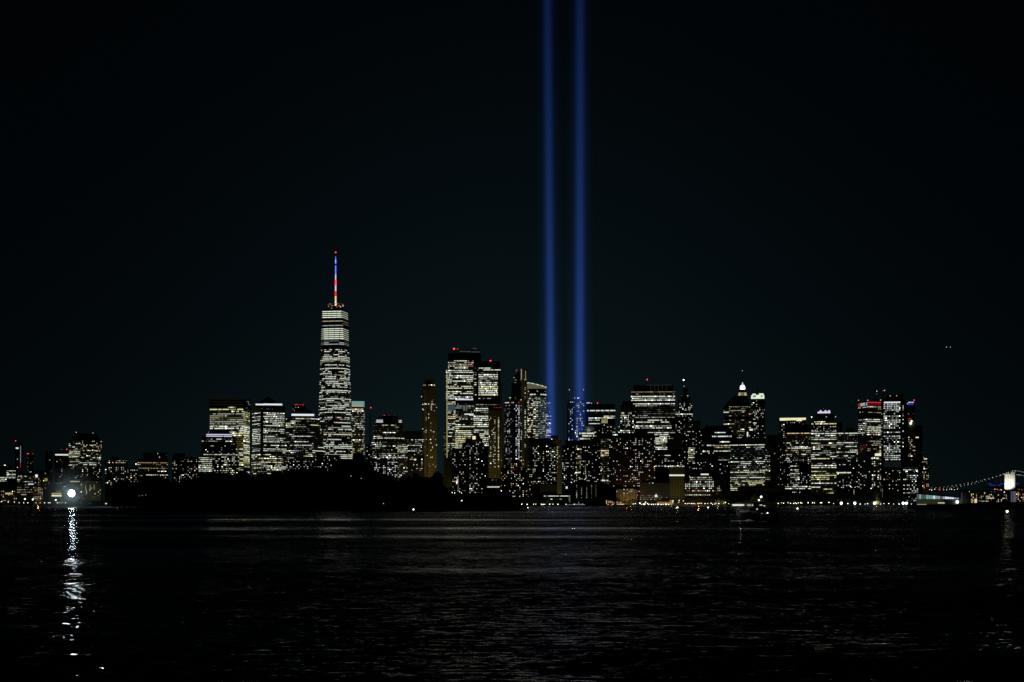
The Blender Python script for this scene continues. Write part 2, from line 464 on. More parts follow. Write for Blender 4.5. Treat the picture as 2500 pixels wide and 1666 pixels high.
f = b.block(110, 128, 1101, d=20)[0]; b.dot(f, 1112, 1170, .05, 'LT', 3); b.finish()
b = Bld('office_tower', 'flat-roofed tower with one glowing band of windows just under its roof', 3420, 132, 170, DARK, G_J)
f = b.block(133, 169, 1104, d=30)[0]; b.band(f, 1109, 1112.5, 'W', 4, 'strip_window', .05, .95, .4, 18, .15); b.dot(f, 1116, 1200, .2, 'WLA', 4, 4.6, 4)
b.beacon(150, 1098, 'R', 4, .8, 1104); b.beacon(163, 1097, 'R', 5, 1, 1104); b.finish()
b = Bld('office_tower', 'broad dark tower with a sloped crown, the largest across the river on the west side', 3350, 168, 250, BRICK, G_J)
ff = b.block(168, 249, 1076, d=40, xm=196); b.pyramid(176, 244, 1076, 182, 236, 1058, BRICK, 50)
b.beacon(186, 1056, 'W', 4, .9); b.beacon(227, 1057, 'W', 4, .8); b.beacon(233, 1061, 'W', 4, .8)
b.rib(ff[0], 1077, 1140, .55, 'YWL', 4, 4.0, .5, 2.2); b.dot(ff[1], 1075, 1100, .35, 'WA', 4, 4.4, 3.6); b.rib(ff[1], 1085, 1140, .28, 'WY', 4, 4.3, run=2)
b.dot(ff[1], 1140, 1180, .3, 'WA', 4, 4.4, 3.8); b.rib(ff[0], 1140, 1178, .3, 'WY', 3, 6); b.finish()
b = Bld('warehouse', 'low teal-washed waterfront block with two bright yellow rows of windows left of the floodlight', 3180, 117, 154, surf('painted metal', (.03, .075, .085), .6), G_J)
f = b.block(117, 154, 1177, d=40)[0]; b.band(f, 1204, 1206.5, 'Y', 3, 'strip_window', .24, .9, .4, 8, .1); b.band(f, 1208.5, 1212.5, 'Y', 4, 'strip_window', .24, .9, .4, 8, .1)
b.band(f, 1199, 1201, 'G', 2, 'strip_window', .5, .88, .4, 5, .2); b.dot(f, 1178, 1190, .1, 'W', 3); b.finish()
b = Bld('warehouse', 'blue-grey hall behind the floodlight with a single lit row under its eaves', 3200, 152, 197, surf('painted metal', (.03, .075, .085), .6), G_J)
f = b.block(152, 196, 1145, d=40)[0]; b.band(f, 1174.5, 1177.5, 'Y', 3, 'strip_window', .42, .97, .4, 12, .15); b.dot(f, 1160, 1172, .12, 'W', 4)
b.dot(f, 1186, 1194, .25, 'L', 3); b.finish()
b = Bld('apartment_building', 'brown brick block with a grid of reddish lit windows near the west quay', 3150, 78, 106, BRICK, G_J)
f = b.block(80, 105, 1188, d=25)[0]; b.dot(f, 1189, 1222, .7, 'AAW', 3, 3.8, 4.4, 2.6, 2.2); b.glow(92, 1205, -60, 4e4, (1, .4, .15)); b.finish()
b = Bld('apartment_building', 'low mixed block with dim olive storeys on the west waterfront', 3260, 40, 80, STONE, G_J)
f = b.block(42, 80, 1156, d=30)[0]; b.rib(f, 1161, 1180, .55, 'WL', 4, 4.4, run=3); b.rib(f, 1181, 1220, .18, 'WYA', 3, 6, run=2)
b.strip(69, 82, 1181, 1183.5, 'P', 4, part='strip_window'); b.finish()
b = Bld('apartment_building', 'block with one large glaring white window high on its corner', 3280, 82, 118, STONE, G_J)
f = b.block(80, 117, 1150, d=30)[0]; b.strip(86.5, 92, 1159, 1166, 'W', 4, part='bright_window'); b.dot(f, 1154, 1196, .2, 'WOAG', 4)
b.rib(f, 1180, 1186, .5, 'GO', 2, 4); b.strip(109, 116, 1168, 1175, 'O', 3, part='lit_panel'); b.finish()
b = Bld('apartment_building', 'low quayside row with warm golden ground-floor lights at the western edge', 3130, -6, 42, BRICK, G_J)
f = b.block(-8, 42, 1197, d=25)[0]; b.strip(13, 31, 1203, 1207.5, 'Y', 3, part='lit_canopy'); b.dot(f, 1198, 1226, .42, 'AWY', 4, 4.4, 4.4); b.finish()
b = Bld('apartment_building', 'long low block with yellow vertical light strips right of the floodlight', 3180, 196, 248, STONE, G_J)
f = b.block(196, 247, 1174, d=30)[0]
for x in (209, 220, 230): b.strip(x - .5, x + .6, 1184, 1196, 'G', 3)
b.dot(f, 1176, 1220, .26, 'WLG', 4, 4.6, 4.2); b.rib(f, 1208, 1216, .25, 'WY', 4, 4, run=2); b.glow(225, 1205, -60, 4e4, (.8, 1, .3)); b.finish()
b = Bld('office_tower', 'squat tower with a red row of lights across its upper storey', 3250, 256, 313, STONE, G_J)
f = b.block(256, 312, 1124, d=36)[0]; b.block(273, 293, 1115, 1126, d=16, v0=8, part='roof_plant', mat=ROOFM)
b.band(f, 1131, 1132.2, 'R', 2, 'strip_window', .25, .78, .4, 8, .5); b.dot(f, 1123, 1131, .4, 'W', 4); b.dot(f, 1140, 1188, .36, 'WWY', 4, 4.6, 4.2); b.finish()
b = Bld('apartment_building', 'small low block with a scatter of bright windows beside the red-lit squat tower', 3300, 310, 342, BRICK, G_J)
f = b.block(310, 342, 1143, d=30)[0]; b.dot(f, 1146, 1180, .36, 'WWY', 4, 4.6, 4.2); b.beacon(332, 1133, 'W', 5, 1.2, 1143); b.finish()
b = Bld('office_tower', 'dark stepped block with a set-back unlit top and a few scattered lights', 3300, 335, 412, DARK, G_J)
f = b.block(336, 410, 1121, d=40)[0]; g = b.block(350, 408, 1105, 1122, d=26, v0=6, part='upper_wall')[0]
b.dot(g, 1105, 1120, .1, 'W', 4); b.dot(f, 1128, 1175, .12, 'WA', 4); b.rib(f, 1149, 1153, .9, 'W', 4, 4, t0=.66, t1=.97); b.rib(f, 1158, 1163, .85, 'WY', 4, 4, t0=.28)
b.rib(f, 1128, 1145, .22, 'WA', 3, 4.5, run=2); b.finish()
b = Bld('apartment_tower', 'dark rounded-top tower standing alone before the stepped gold-lit office', 3280, 418, 486, DARK, G_J)
f = b.block(420, 486, 1116, d=36)[0]; b.block(424, 452, 1107, 1118, d=20, v0=5, part='roof_plant', mat=ROOFM)
b.dot(f, 1120, 1180, .22, 'WWA', 4, 4.5, 4.2); b.dot(f, 1158, 1176, .5, 'W', 4, t0=.25); b.finish()

# ------------------------------------------------------------------ the harbour-side office cluster
G_D = 'skyscrapers of the lit downtown skyline'
b = Bld('office_tower', 'stepped office tower with three white bands of light below its teal roof', 3150, 484, 584, DARK, G_D)
f1 = b.block(485, 584, 1112, d=50)[0]; f2 = b.block(492, 577, 1066, 1113, d=44, v0=3, part='upper_wall')[0]
b.block(503, 568, 1058, 1067, d=36, v0=6, part='crown_tier'); b.pyramid(508, 563, 1058, 514, 556, 1050, surf('green copper', (.06, .16, .13), .6), 46)
for (x0, x1, y0, y1) in ((503.5, 544, 1064.2, 1066.3), (546, 566, 1064.2, 1066.3), (504, 567.5, 1060, 1062)): b.strip(x0, x1, y0, y1, 'P', 4, 2.5 if y0 > 1063 else 5.8, 'crown_light')
b.strip(508.5, 561, 1054.6, 1056.4, 'C', 3, 5.6, 'crown_light')
b.rib(f2, 1070, 1080, .4, 'W', 4, 5, run=3); b.dot(f2, 1082, 1110, .16, 'W', 4, 4.7, 4.2); b.rib(f2, 1108, 1113, .7, 'W', 4, 4.4, run=5)
b.rib(f1, 1116, 1160, .75, 'YLW', 4, 4.6, t1=.33, full=.3); b.dot(f1, 1114, 1160, .5, 'WWY', 4, 4.7, 3.6, 2.4, t0=.34); b.finish()
b = Bld('office_tower', 'broad slab tower with a full grid of yellow windows and a glass corner crown', 3320, 511, 612, GLASS, G_D)
ff = b.block(512, 610, 995, d=40, xm=594); b.block(512, 594, 973, 996, d=34, v0=8, mat=DARK, part='dark_crown'); b.block(595, 612, 975, 1001, d=20, v0=3, mat=GLASS, part='glass_crown')
for y in (974, 981, 987): b.strip(514, 593, y, y + .7, 'O', 1, 7.8, 'louvre')
b.dot([(b.u(596), 3, b.u(611.5), 3)], 978, 1000, .3, 'CT', 3, 4, 3.4)
b.rib(ff[0], 992, 1008, .35, 'YWG', 4, 5.0, .62, 3.6, run=4); b.rib(ff[0], 1008, 1040, .86, 'YGW', 3, 4.8, .66, 3.8, gap=.22, dim='O1', run=6, empty_=0, var=.1)
b.rib(ff[0], 1039, 1056, .95, 'WWY', 4, 4.6, .7, 3.8, gap=.14, full=.9); b.rib(ff[0], 1056, 1140, .8, 'YGW', 4, 4.8, .62, 3.8, gap=.2, dim='O2', run=6)
b.rib(ff[0], 1140, 1166, .6, 'GY', 3, 4.8, .6, 3.8, dim='O1'); b.rib(ff[1], 1003, 1040, .9, 'GYG', 3, 4.8, .8, 2.5, dim='G2', full=.5); b.rib(ff[1], 1040, 1060, .97, 'WYW', 4, 4.7, .75, 2.5, dim='G3', full=.9)
b.rib(ff[1], 1060, 1140, .85, 'YGY', 4, 4.8, .66, 2.5, dim='G2', full=.3); b.rib(ff[1], 1150, 1166, .95, 'YW', 4, 5, .7, 2.5, dim='G3', full=.9); b.finish()
b = Bld('office_tower', 'pyramid-roofed office tower with a white light band around its shoulders', 3240, 612, 698, DARK, G_D)
ff = b.block(614, 696, 992, d=50, xm=637); b.pyramid(618, 692, 992, 654, 657, 967, ROOFM, 66)
b.strip(624, 644, 986.2, 990.8, 'C', 4, 3.5, 'crown_light'); b.strip(643.6, 689, 985.6, 989.6, 'C', 4, 2.4, 'crown_light'); b.dot(ff[1], 996, 1002, .2, 'L', 2)
b.rib(ff[0], 1006, 1105, .86, 'WCW', 4, 4.4, .42, 2, run=7, full=.4, t0=.08, t1=.95); b.rib(ff[1], 1006, 1105, .82, 'WWL', 4, 4.4, .42, 2.2, run=6, full=.35, t0=.1, t1=.97)
b.rib(ff[1], 1108, 1160, .6, 'WYW', 4, 4.6, .45, 2.2, run=3, dim='O0'); b.rib(ff[0], 1108, 1160, .5, 'WY', 4, 4.6, .45, 2.2, run=3); b.finish()
b = Bld('office_tower', 'dark-domed office tower with one thick white band of light beneath the dome', 3180, 690, 792, DARK, G_D)
fs = b.octo(690, 790, 1058); gs = b.octo(698, 782, 1020, 1060, v0=5, part='upper_wall'); b.octo(710, 769, 1015.5, 1021, v0=11, part='crown_tier')
b.dome(716, 765, 994, 1011, ROOFM, flat=.05, v=38); 
b.strip(711.6, 767, 1010.2, 1015, 'C', 4, 12, 'crown_light')
b.rib(gs, 1020, 1026, .9, 'YW', 4, 4.4, .5, run=7, full=.9); b.rib(gs, 1026, 1058, .2, 'WYL', 4, 4.6, run=4, empty_=.3); b.rib(fs, 1059, 1120, .34, 'WYLW', 4, 4.4, .4, 2.3, run=5, full=.16, empty_=.3)
b.rib(fs, 1120, 1150, .25, 'W', 4, 4.5, run=3); b.strip(718, 728, 1102.3, 1104, 'B', 3, -.5, 'lit_window'); b.strip(703, 707, 1102.4, 1103.8, 'B', 3, 4, 'lit_window'); b.finish()
b = Bld('office_tower', 'tower peeping out behind the dark dome with a row of red lights on its roof', 3600, 712, 748, STONE, G_D)
f = b.block(714, 746, 990, d=30)[0]; b.strip(720, 741, 988.2, 989.2, 'R', 3, part='roof_light'); b.beacon(720.5, 988.4, 'R', 5, 1); b.beacon(725, 988, 'R', 5, 1); b.beacon(740, 988.6, 'R', 5, 1)
b.dot(f, 993, 1015, .35, 'WG', 4, 4, 3.4, t1=.5); b.finish()
b = Bld('apartment_building', 'long low apartment block with many scattered windows in front of the domed tower', 3090, 700, 832, DARK, G_D)
f = b.block(702, 770, 1120, d=25)[0]; g = b.block(772, 832, 1110, d=25, v0=6, part='wing')[0]; b.dot(f, 1121, 1154, .38, 'WWC', 4, 4.2, 4.2); b.dot(g, 1113, 1156, .3, 'WWCA', 4, 4.2, 4.2); b.finish()

# the tall spire tower: square base, top turned by 45 degrees, eight tall triangles
def spire_tower():
    b = Bld('skyscraper', 'tallest tower of the skyline, tapering glass shaft with a tricolour lit spire', 3300, 776, 860, GLASS, G_D)
    k = b.k; s2 = 30.5 * 85 / 82 * .90 * (3300 / 3245); a0 = math.radians(27.5); cy = 38
    z0, z1, zt = b.z(1180), b.z(1112), b.z(757); R = s2 * math.sqrt(2)
    P = [(R * math.cos(a0 + math.radians(45 + 90 * i)), R * math.sin(a0 + math.radians(45 + 90 * i)) + cy) for i in range(4)]
    ht = 32.0 * b.k / .905
    Q = [(ht * math.cos(a0 + math.radians(90 * i)), ht * math.sin(a0 + math.radians(90 * i)) + cy) for i in range(4)]
    lerp = lambda p, q, t: (p[0] + (q[0] - p[0]) * t, p[1] + (q[1] - p[1]) * t)
    def sec(t):
        pts = []
        for i in range(4):      # corner P[i] sits between Q[i] and Q[i+1]
            pts += [lerp(P[i], Q[i], t), lerp(P[i], Q[(i + 1) % 4], t)]
        return pts
    m = MB(); m.prism([(x, y, -.5) for x, y in P], [(x, y, z1) for x, y in P], GLASS, cap=False)
    N = 12
    for j in range(N):
        ta, tb = j / N, (j + 1) / N
        za, zb = z1 + (zt - z1) * ta, z1 + (zt - z1) * tb
        m.prism([(x, y, za) for x, y in sec(ta)], [(x, y, zb) for x, y in sec(tb)], GLASS, cap=(j == N - 1))
    m.build('shaft', b.root)
    m = MB(); q = sec(.999); m.prism([(x * .96, cy + (y - cy) * .96, zt) for x, y in q], [(x * .96, cy + (y - cy) * .96, b.z(753)) for x, y in q], DARK); m.build('parapet', b.root)
    # lit storeys wrap the visible edges of the section
    R_ = b.rg; y = 758.6
    special = [(758.6, 'L', 4, 1.), (763.6, 'L', 4, 1.), (768.4, 'L', 4, 1.), (773.2, 'L', 4, 1.), (782.5, 'Y', 3, .95), (788.5, 'A', 3, .6), (793.5, 'C', 3, .7), (801.5, 'L', 4, 1.),
               (806.4, 'L', 4, 1.), (811.4, 'L', 4, 1.), (816.3, 'L', 4, 1.), (821.2, 'L', 4, 1.), (825.8, 'L', 4, 1.), (836, 'W', 3, .9), (839.6, 'C', 3, 1.), (831.5, 'C', 2, .7)]
    rows = [(yy, h, l, d, 1.25) for yy, h, l, d in special]
    y = 849
    fullrows = {873: 1, 878: 1, 899: 1, 937: 1, 951: 1, 972: 1, 991: 1, 1062: 1}
    while y < 1122:
        near = any(abs(y - q) < 2.2 for q in fullrows)
        d = .96 if near else R_.choice((.08, .2, .35, .5, .65, .85)) + (.1 if y > 1080 else 0)
        rows.append((y, R_.choice('WWWL') if y < 1040 else R_.choice('WYWL'), 4, d, 1.0)); y += 4.15
    for (yy, hue, l, d, hs) in rows:
        z = b.z(yy); t = max(0, min(.999, (z - z1) / (zt - z1))); sc = sec(t); hw = .82 * hs * (1 if hs == 1 else .95)
        mb = MB(); st = True; red = False
        for i in range(8):
            p, q = sc[i], sc[(i + 1) % 8]
            ex, ey = q[0] - p[0], q[1] - p[1]; L = math.hypot(ex, ey)
            if L < 1.5: continue
            nx, ny = ey / L, -ex / L
            if ny > -.16: continue
            mb.quad([(p[0] + nx * .3, p[1] + ny * .3, z - hw), (q[0] + nx * .3, q[1] + ny * .3, z - hw), (q[0] + nx * .3, q[1] + ny * .3, z + hw), (p[0] + nx * .3, p[1] + ny * .3, z + hw)], PANE)
            n = max(1, int(L / (2.1 if hs == 1 else 10.5))); run = 4; dd = d * (1 if abs(ny) > .5 or hs > 1 else .75)
            for c_ in range(n):
                if R_.random() < .28 or c_ == 0: st = R_.random() < dd
                if not st and R_.random() < .8: continue
                lv0 = 0 if st else 2
                a, e = (c_ + (.08 if hs == 1 else .03)) / n, (c_ + (.92 if hs == 1 else .97)) / n
                lv = l if (ny < -.6 or hs == 1) else l - 1
                hh = R_.choice('WWY') if (R_.random() < .1 and hs == 1) else hue
                if 1023 < yy < 1030 and abs((p[0] + ex * a)) < 9 : hh, lv = 'R', 3
                if hs == 1: lv = max(0, lv - (yy % 3 < 1) * (d < .9) - R_.choice((0, 0, 0, 0, 1)) - lv0)
                o = .5
                mb.quad([(p[0] + ex * a + nx * o, p[1] + ey * a + ny * o, z - hw), (p[0] + ex * e + nx * o, p[1] + ey * e + ny * o, z - hw),
                         (p[0] + ex * e + nx * o, p[1] + ey * e + ny * o, z + hw), (p[0] + ex * a + nx * o, p[1] + ey * a + ny * o, z + hw)], lit(hh, lv))
        if mb.f: b.rows.append((len(mb.f), mb))
    # spire
    U = b.u
    c0 = (0 * 1.0 + b.u(819.5), cy)
    def seg(ya, yb, ra, rb, mt, name):
        m = MB(); m.tube((c0[0], cy, b.z(ya)), (c0[0], cy, b.z(yb)), ra * k, rb * k, mt, 8); return m.build(name, b.root)
    seg(757, 744, 9, 9, DARK, 'spire_base')
    seg(741, 730, 2.2, 2.0, lit('W', 4), 'spire_section'); seg(730, 718, 2.0, 2.0, lit('A', 4), 'spire_section'); seg(718, 706, 2.1, 2.2, lit('R', 4), 'spire_section')
    seg(705, 692, 1.8, 1.7, lit('P', 4), 'spire_section'); seg(691, 678, 1.8, 1.5, lit('R', 5), 'spire_section'); seg(677, 664, 1.4, 1.3, lit('P', 4), 'spire_section')
    seg(663, 642, 1.35, 1.1, lit('B', 5), 'spire_section'); seg(641.5, 639, 1.0, 1.0, STEEL, 'spire_section'); seg(638, 620, 1.2, .5, lit('B', 5), 'spire_section'); seg(620, 611, .35, .3, STEEL, 'spire_section')
    seg(634, 628, 1.35, .9, lit('P', 4), 'lamp_ring'); seg(661, 656, 1.55, 1.4, lit('P', 3), 'lamp_ring')
    b.beacon(819.5, 609.5, 'R', 5, 1.5, v=cy)
    m = MB(); n = 20; zr = b.z(739)
    for i in range(n):
        a, e = 2 * math.pi * i / n, 2 * math.pi * (i + 1) / n; rr = 19.5 * k
        m.tube((c0[0] + rr * math.cos(a), cy + rr * math.sin(a), zr), (c0[0] + rr * math.cos(e), cy + rr * math.sin(e), zr), .7, .7, lit('R', 2) if i % 3 else lit('A', 3), 5)
        if i % 2 == 0: m.tube((c0[0] + rr * math.cos(a), cy + rr * math.sin(a), zr), (c0[0] + rr * .9 * math.cos(a), cy + rr * .9 * math.sin(a), b.z(752)), .4, .4, STEEL, 4)
    m.build('communication_ring', b.root)
    for dx in (-13, 12, -2):
        m = MB(); m.tube((c0[0] + dx * k, cy + (6 if dx == -2 else -6), zr), (c0[0] + dx * .25 * k, cy, b.z(706)), .55, .4, WHITEP, 4); m.build('stay', b.root)
    for (dx, y_) in ((-17, 746), (-10, 750), (3, 747), (12, 746), (18, 744)):
        m = MB(); m.ball((c0[0] + dx * k, cy - 17, b.z(y_)), 1.1, lit('W' if dx != 3 else 'R', 3 if dx < 0 else 4), 6, 4); m.build('lamp', b.root)
    b.finish()
spire_tower()

b = Bld('office_tower', 'slim glass tower with a pale glowing glass box on top, beside the spire tower', 3380, 857, 892, GLASS, G_D)
ff = b.block(858, 890, 994, d=30, xm=887); b.block(858, 890, 979.5, 993.8, d=26, v0=1.5, part='crown_core', mat=STEEL)
cf = (b.u(858.5), .9, b.u(886.5), .9)
for i in range(3): b.band(cf, 980 + i * 4.6, 984.3 + i * 4.6, 'T' if i < 2 else 'L', 3, 'crown_panel', 0, 1, .4, 4, .03)
b.strip(887.3, 889.6, 980, 994, 'T', 3, 1.4, 'crown_panel')
b.rib(ff[0], 997, 1015, .75, 'YWA', 4, 4.5, .5, 2.4, full=.3); b.rib(ff[0], 1015, 1110, .5, 'YWYG', 4, 4.4, .5, 2.4, run=3, full=.15, dim='O1'); b.rib(ff[1], 997, 1110, .7, 'WL', 3, 4.4, .6, 2); b.finish()
b = Bld('office_tower', 'dark truncated-roofed tower with two thin white light bands, left of the brown shaft', 3160, 900, 1000, DARK, G_D)
fs = b.octo(907, 995, 1078); gs = b.octo(911, 987, 1034, 1080, v0=5, part='upper_wall', top=.93); b.octo(917, 982, 1022, 1035, v0=10, part='crown_tier'); b.pyramid(922, 977, 1022, 932, 965, 1013.5, ROOFM, 70)
for x0, x1 in ((918.5, 956.5), (958, 959.5), (973.5, 975), (976.5, 980.5)): b.strip(x0, x1, 1025 if x0 < 950 else 1025.4, 1026.6 if x0 < 950 else 1027, 'C', 4, 11 if x0 < 957 else 10.8, 'crown_light')
for x0, x1 in ((918, 960), (973.5, 980.8)): b.strip(x0, x1, 1029, 1031, 'C', 4, 10.9, 'crown_light')
for x in (935, 939, 950, 963): b.beacon(x, 1013, 'R', 5 if x == 939 else 4, .8, v=30)
b.rib(gs, 1036, 1078, .16, 'WY', 4, 4.5, .42, 2.2, run=3, empty_=.35, full=.06); b.rib(fs, 1078, 1112, .45, 'WWY', 4, 4.6, .42, 2.2, run=4, full=.12, empty_=.25); b.dot(fs, 1110, 1118, .95, 'W', 4, 4.6, 3, 2.1, 2.4)
b.dot(fs, 1118, 1165, .4, 'WWC', 4, 4.4, 3.4, 2, 2); b.block(893, 909, 1085, d=30, v0=2, part='wing'); b.dot([(b.u(894), 1.6, b.u(908), 1.6)], 1086, 1130, .2, 'W', 4); b.finish()
b = Bld('office_building', 'nearly unlit slab between the truncated-roofed dark tower and the brown shaft', 3250, 984, 1030, GLASS, G_D)
f = b.block(985, 1030, 1053, d=30)[0]; b.rib(f, 1072, 1115, .1, 'W', 4, 4.5, run=2); b.rib(f, 1072, 1112, .4, 'W', 4, 4.5, t0=.65, run=3); b.finish()
b = Bld('office_building', 'low olive-lit stone building at the foot of the brown shaft', 3140, 1000, 1036, LIME, G_D)
f = b.block(1000, 1036, 1112, d=25)[0]; b.dot(f, 1115, 1150, .15, 'WY', 4); b.strip(1010.5, 1016, 1121, 1124, 'W', 4, part='lit_window'); b.glow(1015, 1150, -40, 2.5e4, (1, .9, .3)); b.finish()
b = Bld('apartment_tower', 'slender brown stone shaft with a columned crown, softly floodlit', 3300, 1026, 1070, LIME, G_D)
f = b.block(1028, 1067, 951, d=38, xm=1045); b.octo(1031, 1065, 941, 952, v0=4, part='shoulder'); b.octo(1033, 1062, 937, 942, v0=7, part='shoulder'); b.octo(1036, 1060, 928, 938, v0=9, mat=DARK, part='lantern_core')
m = MB()
for i in range(9): m.box(b.u(1036 + i * 2.8), b.u(1037.4 + i * 2.8), 8.2, 9.2, b.z(937.5), b.z(927), LIME)
m.box(b.u(1035.5), b.u(1060.6), 8, 26, b.z(927.2), b.z(924.5), LIME); m.build('crown', b.root)
b.dot([(b.u(1033), 6.6, b.u(1062), 6.6)], 938.3, 942, .75, 'Y', 4, 3.6, 3.2, 2.2, 2.6)
b.dot(f, 952, 1140, .035, 'WY', 4, 4.4, 2.8, 1.7, 2.2); b.dot(f, 984.5, 989, .75, 'WY', 4, 4.4, 2.9, 2, 2.6); b.dot(f, 985, 1002, .6, 'WY', 4, 4.4, 2.6, t0=.28, t1=.42)
b.strip(1054, 1056.5, 1090, 1094.5, 'Y', 4, 8, 'lit_window'); b.strip(1054.2, 1056, 1114, 1119, 'Y', 4, 8, 'lit_window')
b.dot(f, 1052, 1057, .7, 'W', 3, 4.4, 2.6, t0=.4, t1=.7); b.dot(f, 1071, 1077, .5, 'W', 4, 4.4, 2.7, t0=.2, t1=.6)
b.glow(1056, 1110, -130, 4.6e5, (1, .78, .16));  b.finish()

b = Bld('skyscraper', 'tall lit tower with a scaffold-topped dark crown and a glowing vertical edge', 3420, 1088, 1176, GLASS, G_D)
f = b.block(1089, 1156, 903, d=44)[0]; g = b.block(1094, 1174, 862, 905, d=40, v0=4, part='dark_crown', mat=DARK)[0]
m = MB()
for i in range(14): m.box(b.u(1096 + i * 5.7), b.u(1096.7 + i * 5.7), 6, 6.8, b.z(862), b.z(853), STEEL)
m.box(b.u(1096), b.u(1173), 6, 7, b.z(854.2), b.z(853), STEEL); m.box(b.u(1096), b.u(1173), 6, 7, b.z(858.4), b.z(857.4), CONC); m.build('scaffold', b.root)
for x0, x1, y in ((1122, 1136, 857.2), (1138, 1150, 857.8), (1152, 1172, 858.6), (1154, 1164, 850.2)): b.strip(x0, x1, y, y + .9, 'W', 2, 5.8, 'work_light')
b.beacon(1108.5, 851.5, 'R', 5, 2.2, 862); b.beacon(1117, 852, 'R', 4, 1.3, 862); b.strip(1114.5, 1120, 851.5, 852.6, 'R', 3, 5, 'roof_light')
b.rib((b.u(1094), 3.4, b.u(1156), 3.4), 879, 903, .6, 'WYW', 4, 4.3, .5, 2.3, run=4); b.rib(f, 903, 975, .72, 'WYWL', 4, 4.3, .55, 2.3, run=5, full=.2, dim='O0')
b.strip(1143.5, 1152, 890, 891.2, 'R', 4, 3, 'roof_light'); b.strip(1116.3, 1117.5, 883, 892, 'R', 2, 3, 'roof_light')
b.strip(1090.2, 1092.4, 905, 1118, 'G', 3, -.2, 'edge_light'); b.strip(1094, 1112, 990, 1002, 'E', 2, -.4, 'lit_panel')
b.rib((b.u(1093), 0, b.u(1112), 0), 980, 1118, .5, 'WYL', 4, 4.4, .5, 2.2, run=3, dim='G0'); b.finish()
b = Bld('office_tower', 'wide glass office block with a violet light line along its roof, before the scaffold-topped tower', 3330, 1111, 1157, GREEN, G_D)
f = b.block(1112, 1157, 977, d=24)[0]; b.strip(1112, 1155, 974.6, 977.2, 'P', 4, .5, 'roof_light'); b.rib(f, 985, 1012, .25, 'LW', 3, 4.6, run=2, dim='T0'); b.strip(1134, 1156, 1010.5, 1013, 'C', 4, -.2, 'lit_window')
b.rib(f, 1012, 1050, .6, 'WYG', 4, 4.6, .5, 2.3, run=4, dim='G0'); b.rib(f, 1050, 1122, .85, 'YGWY', 4, 4.6, .55, 2.3, run=6, full=.35, dim='G2'); b.finish()
b = Bld('skyscraper', 'bright office tower with a dark unlit top and a single large red light', 3400, 1155, 1224, GLASS, G_D)
f = b.block(1155, 1222, 898, d=44)[0]; b.block(1157, 1221, 882, 899, d=40, v0=2, part='dark_crown', mat=DARK); b.beacon(1197.5, 882, 'R', 5, 2.6)
b.rib(f, 897, 908, .8, 'WW', 4, 4.4, .55, 2.3, run=7); b.rib(f, 908, 968, .85, 'WYY', 4, 4.9, .6, 2.3, run=7, full=.4, t0=.2, t1=.9, dim='O1'); b.rib(f, 908, 968, .35, 'W', 4, 4.9, .5, 2.3, run=2, t1=.12)
b.rib(f, 971, 976, .6, 'Y', 3, 4.4, t0=.2, t1=.65); b.rib(f, 986, 991, .25, 'W', 3); b.rib(f, 991, 1030, .8, 'WWL', 4, 4.7, .55, 2.3, run=5, t1=.55, full=.4); b.rib(f, 1030, 1090, .85, 'WWYL', 4, 4.6, .55, 2.3, run=5, t1=.58, dim='G1'); b.finish()
b = Bld('apartment_building', 'thin sliver of a dotted building left of the glowing vertical edge', 3450, 1080, 1092, BRICK, G_D)
f = b.block(1083, 1092, 1044, d=20)[0]; b.dot(f, 1046, 1112, .5, 'YA', 3, 4.4, 3.6); b.finish()
b = Bld('apartment_tower', 'dark residential tower with a stepped domed top and a glowing arch', 3150, 1103, 1188, BRICK, G_D)
f = b.block(1104, 1187, 1096, d=40)[0]; g = b.block(1128, 1182, 1080, 1097, d=34, v0=3, part='upper_wall')[0]; b.block(1136, 1178, 1070, 1081, d=30, v0=6, part='upper_wall'); b.dome(1148, 1174, 1058, 1071, ROOFM, v=18)
m = MB(); m.box(b.u(1150), b.u(1170), 2, 5.5, b.z(1071), b.z(1062), DARK); m.build('arch_surround', b.root); b.strip(1153.5, 1161, 1065, 1073, 'Y', 4, 2, 'lit_arch')
b.dot(g, 1078, 1097, .3, 'W', 4, 4.6, 4.2); b.dot(f, 1097, 1205, .27, 'WWCY', 4, 4.5, 4.1); b.dot(f, 1160, 1200, .3, 'W', 4, 4.5, 4.4, t0=.5, t1=.7); b.finish()
b = Bld('apartment_tower', 'olive stone slab with a single column of bright windows up its middle', 3250, 1192, 1228, LIME, G_D)
f = b.block(1193, 1227, 1002, d=30)[0]; b.block(1206, 1225, 996, 1003, d=16, v0=4, part='roof_plant', mat=DARK)
for x in (1207.5, 1213, 1219, 1223): b.beacon(x, 995.5, 'R', 4, .9)
b.dot(f, 1018, 1145, .96, 'Y', 4, 4.1, 3.2, 2.2, 2.4, 0, 0, t0=.66, t1=.76); b.dot(f, 1015, 1145, .36, 'WY', 4, 4.4, 3.6, t0=.0, t1=.5); b.glow(1210, 1100, -100, 2.2e4, (.9, 1, .3)); b.finish()
b = Bld('apartment_tower', 'tower striped with vertical strings of bluish white windows and a red-lit top edge', 3280, 1226, 1278, GLASS, G_D)
fs = b.round(1228, 1272, 985, n=16); b.round(1233, 1268, 975, 986, n=16, mat=BRICK, part='crown_tier'); b.round(1240, 1262, 967, 976, n=12, part='crown_tier')
b.rib((b.u(1233), 5, b.u(1268), 5), 969, 978, .8, 'PW', 4, 4.6, .6, 2.3, t0=.3, t1=.8, off=4.6); b.rib(fs[1:-1], 981, 987, .85, 'WPA', 4, 4.6, .55, 2.4)
for i, fc in enumerate(fs[1:-1]): b.dot(fc, 988, 1125, .85 if i in (3, 4) else .5, 'PCW' if i > 1 else 'WP', 4 if i in (3, 4) else 3, 4.2, 3.6, 2.2, 2.6, .7, .2)
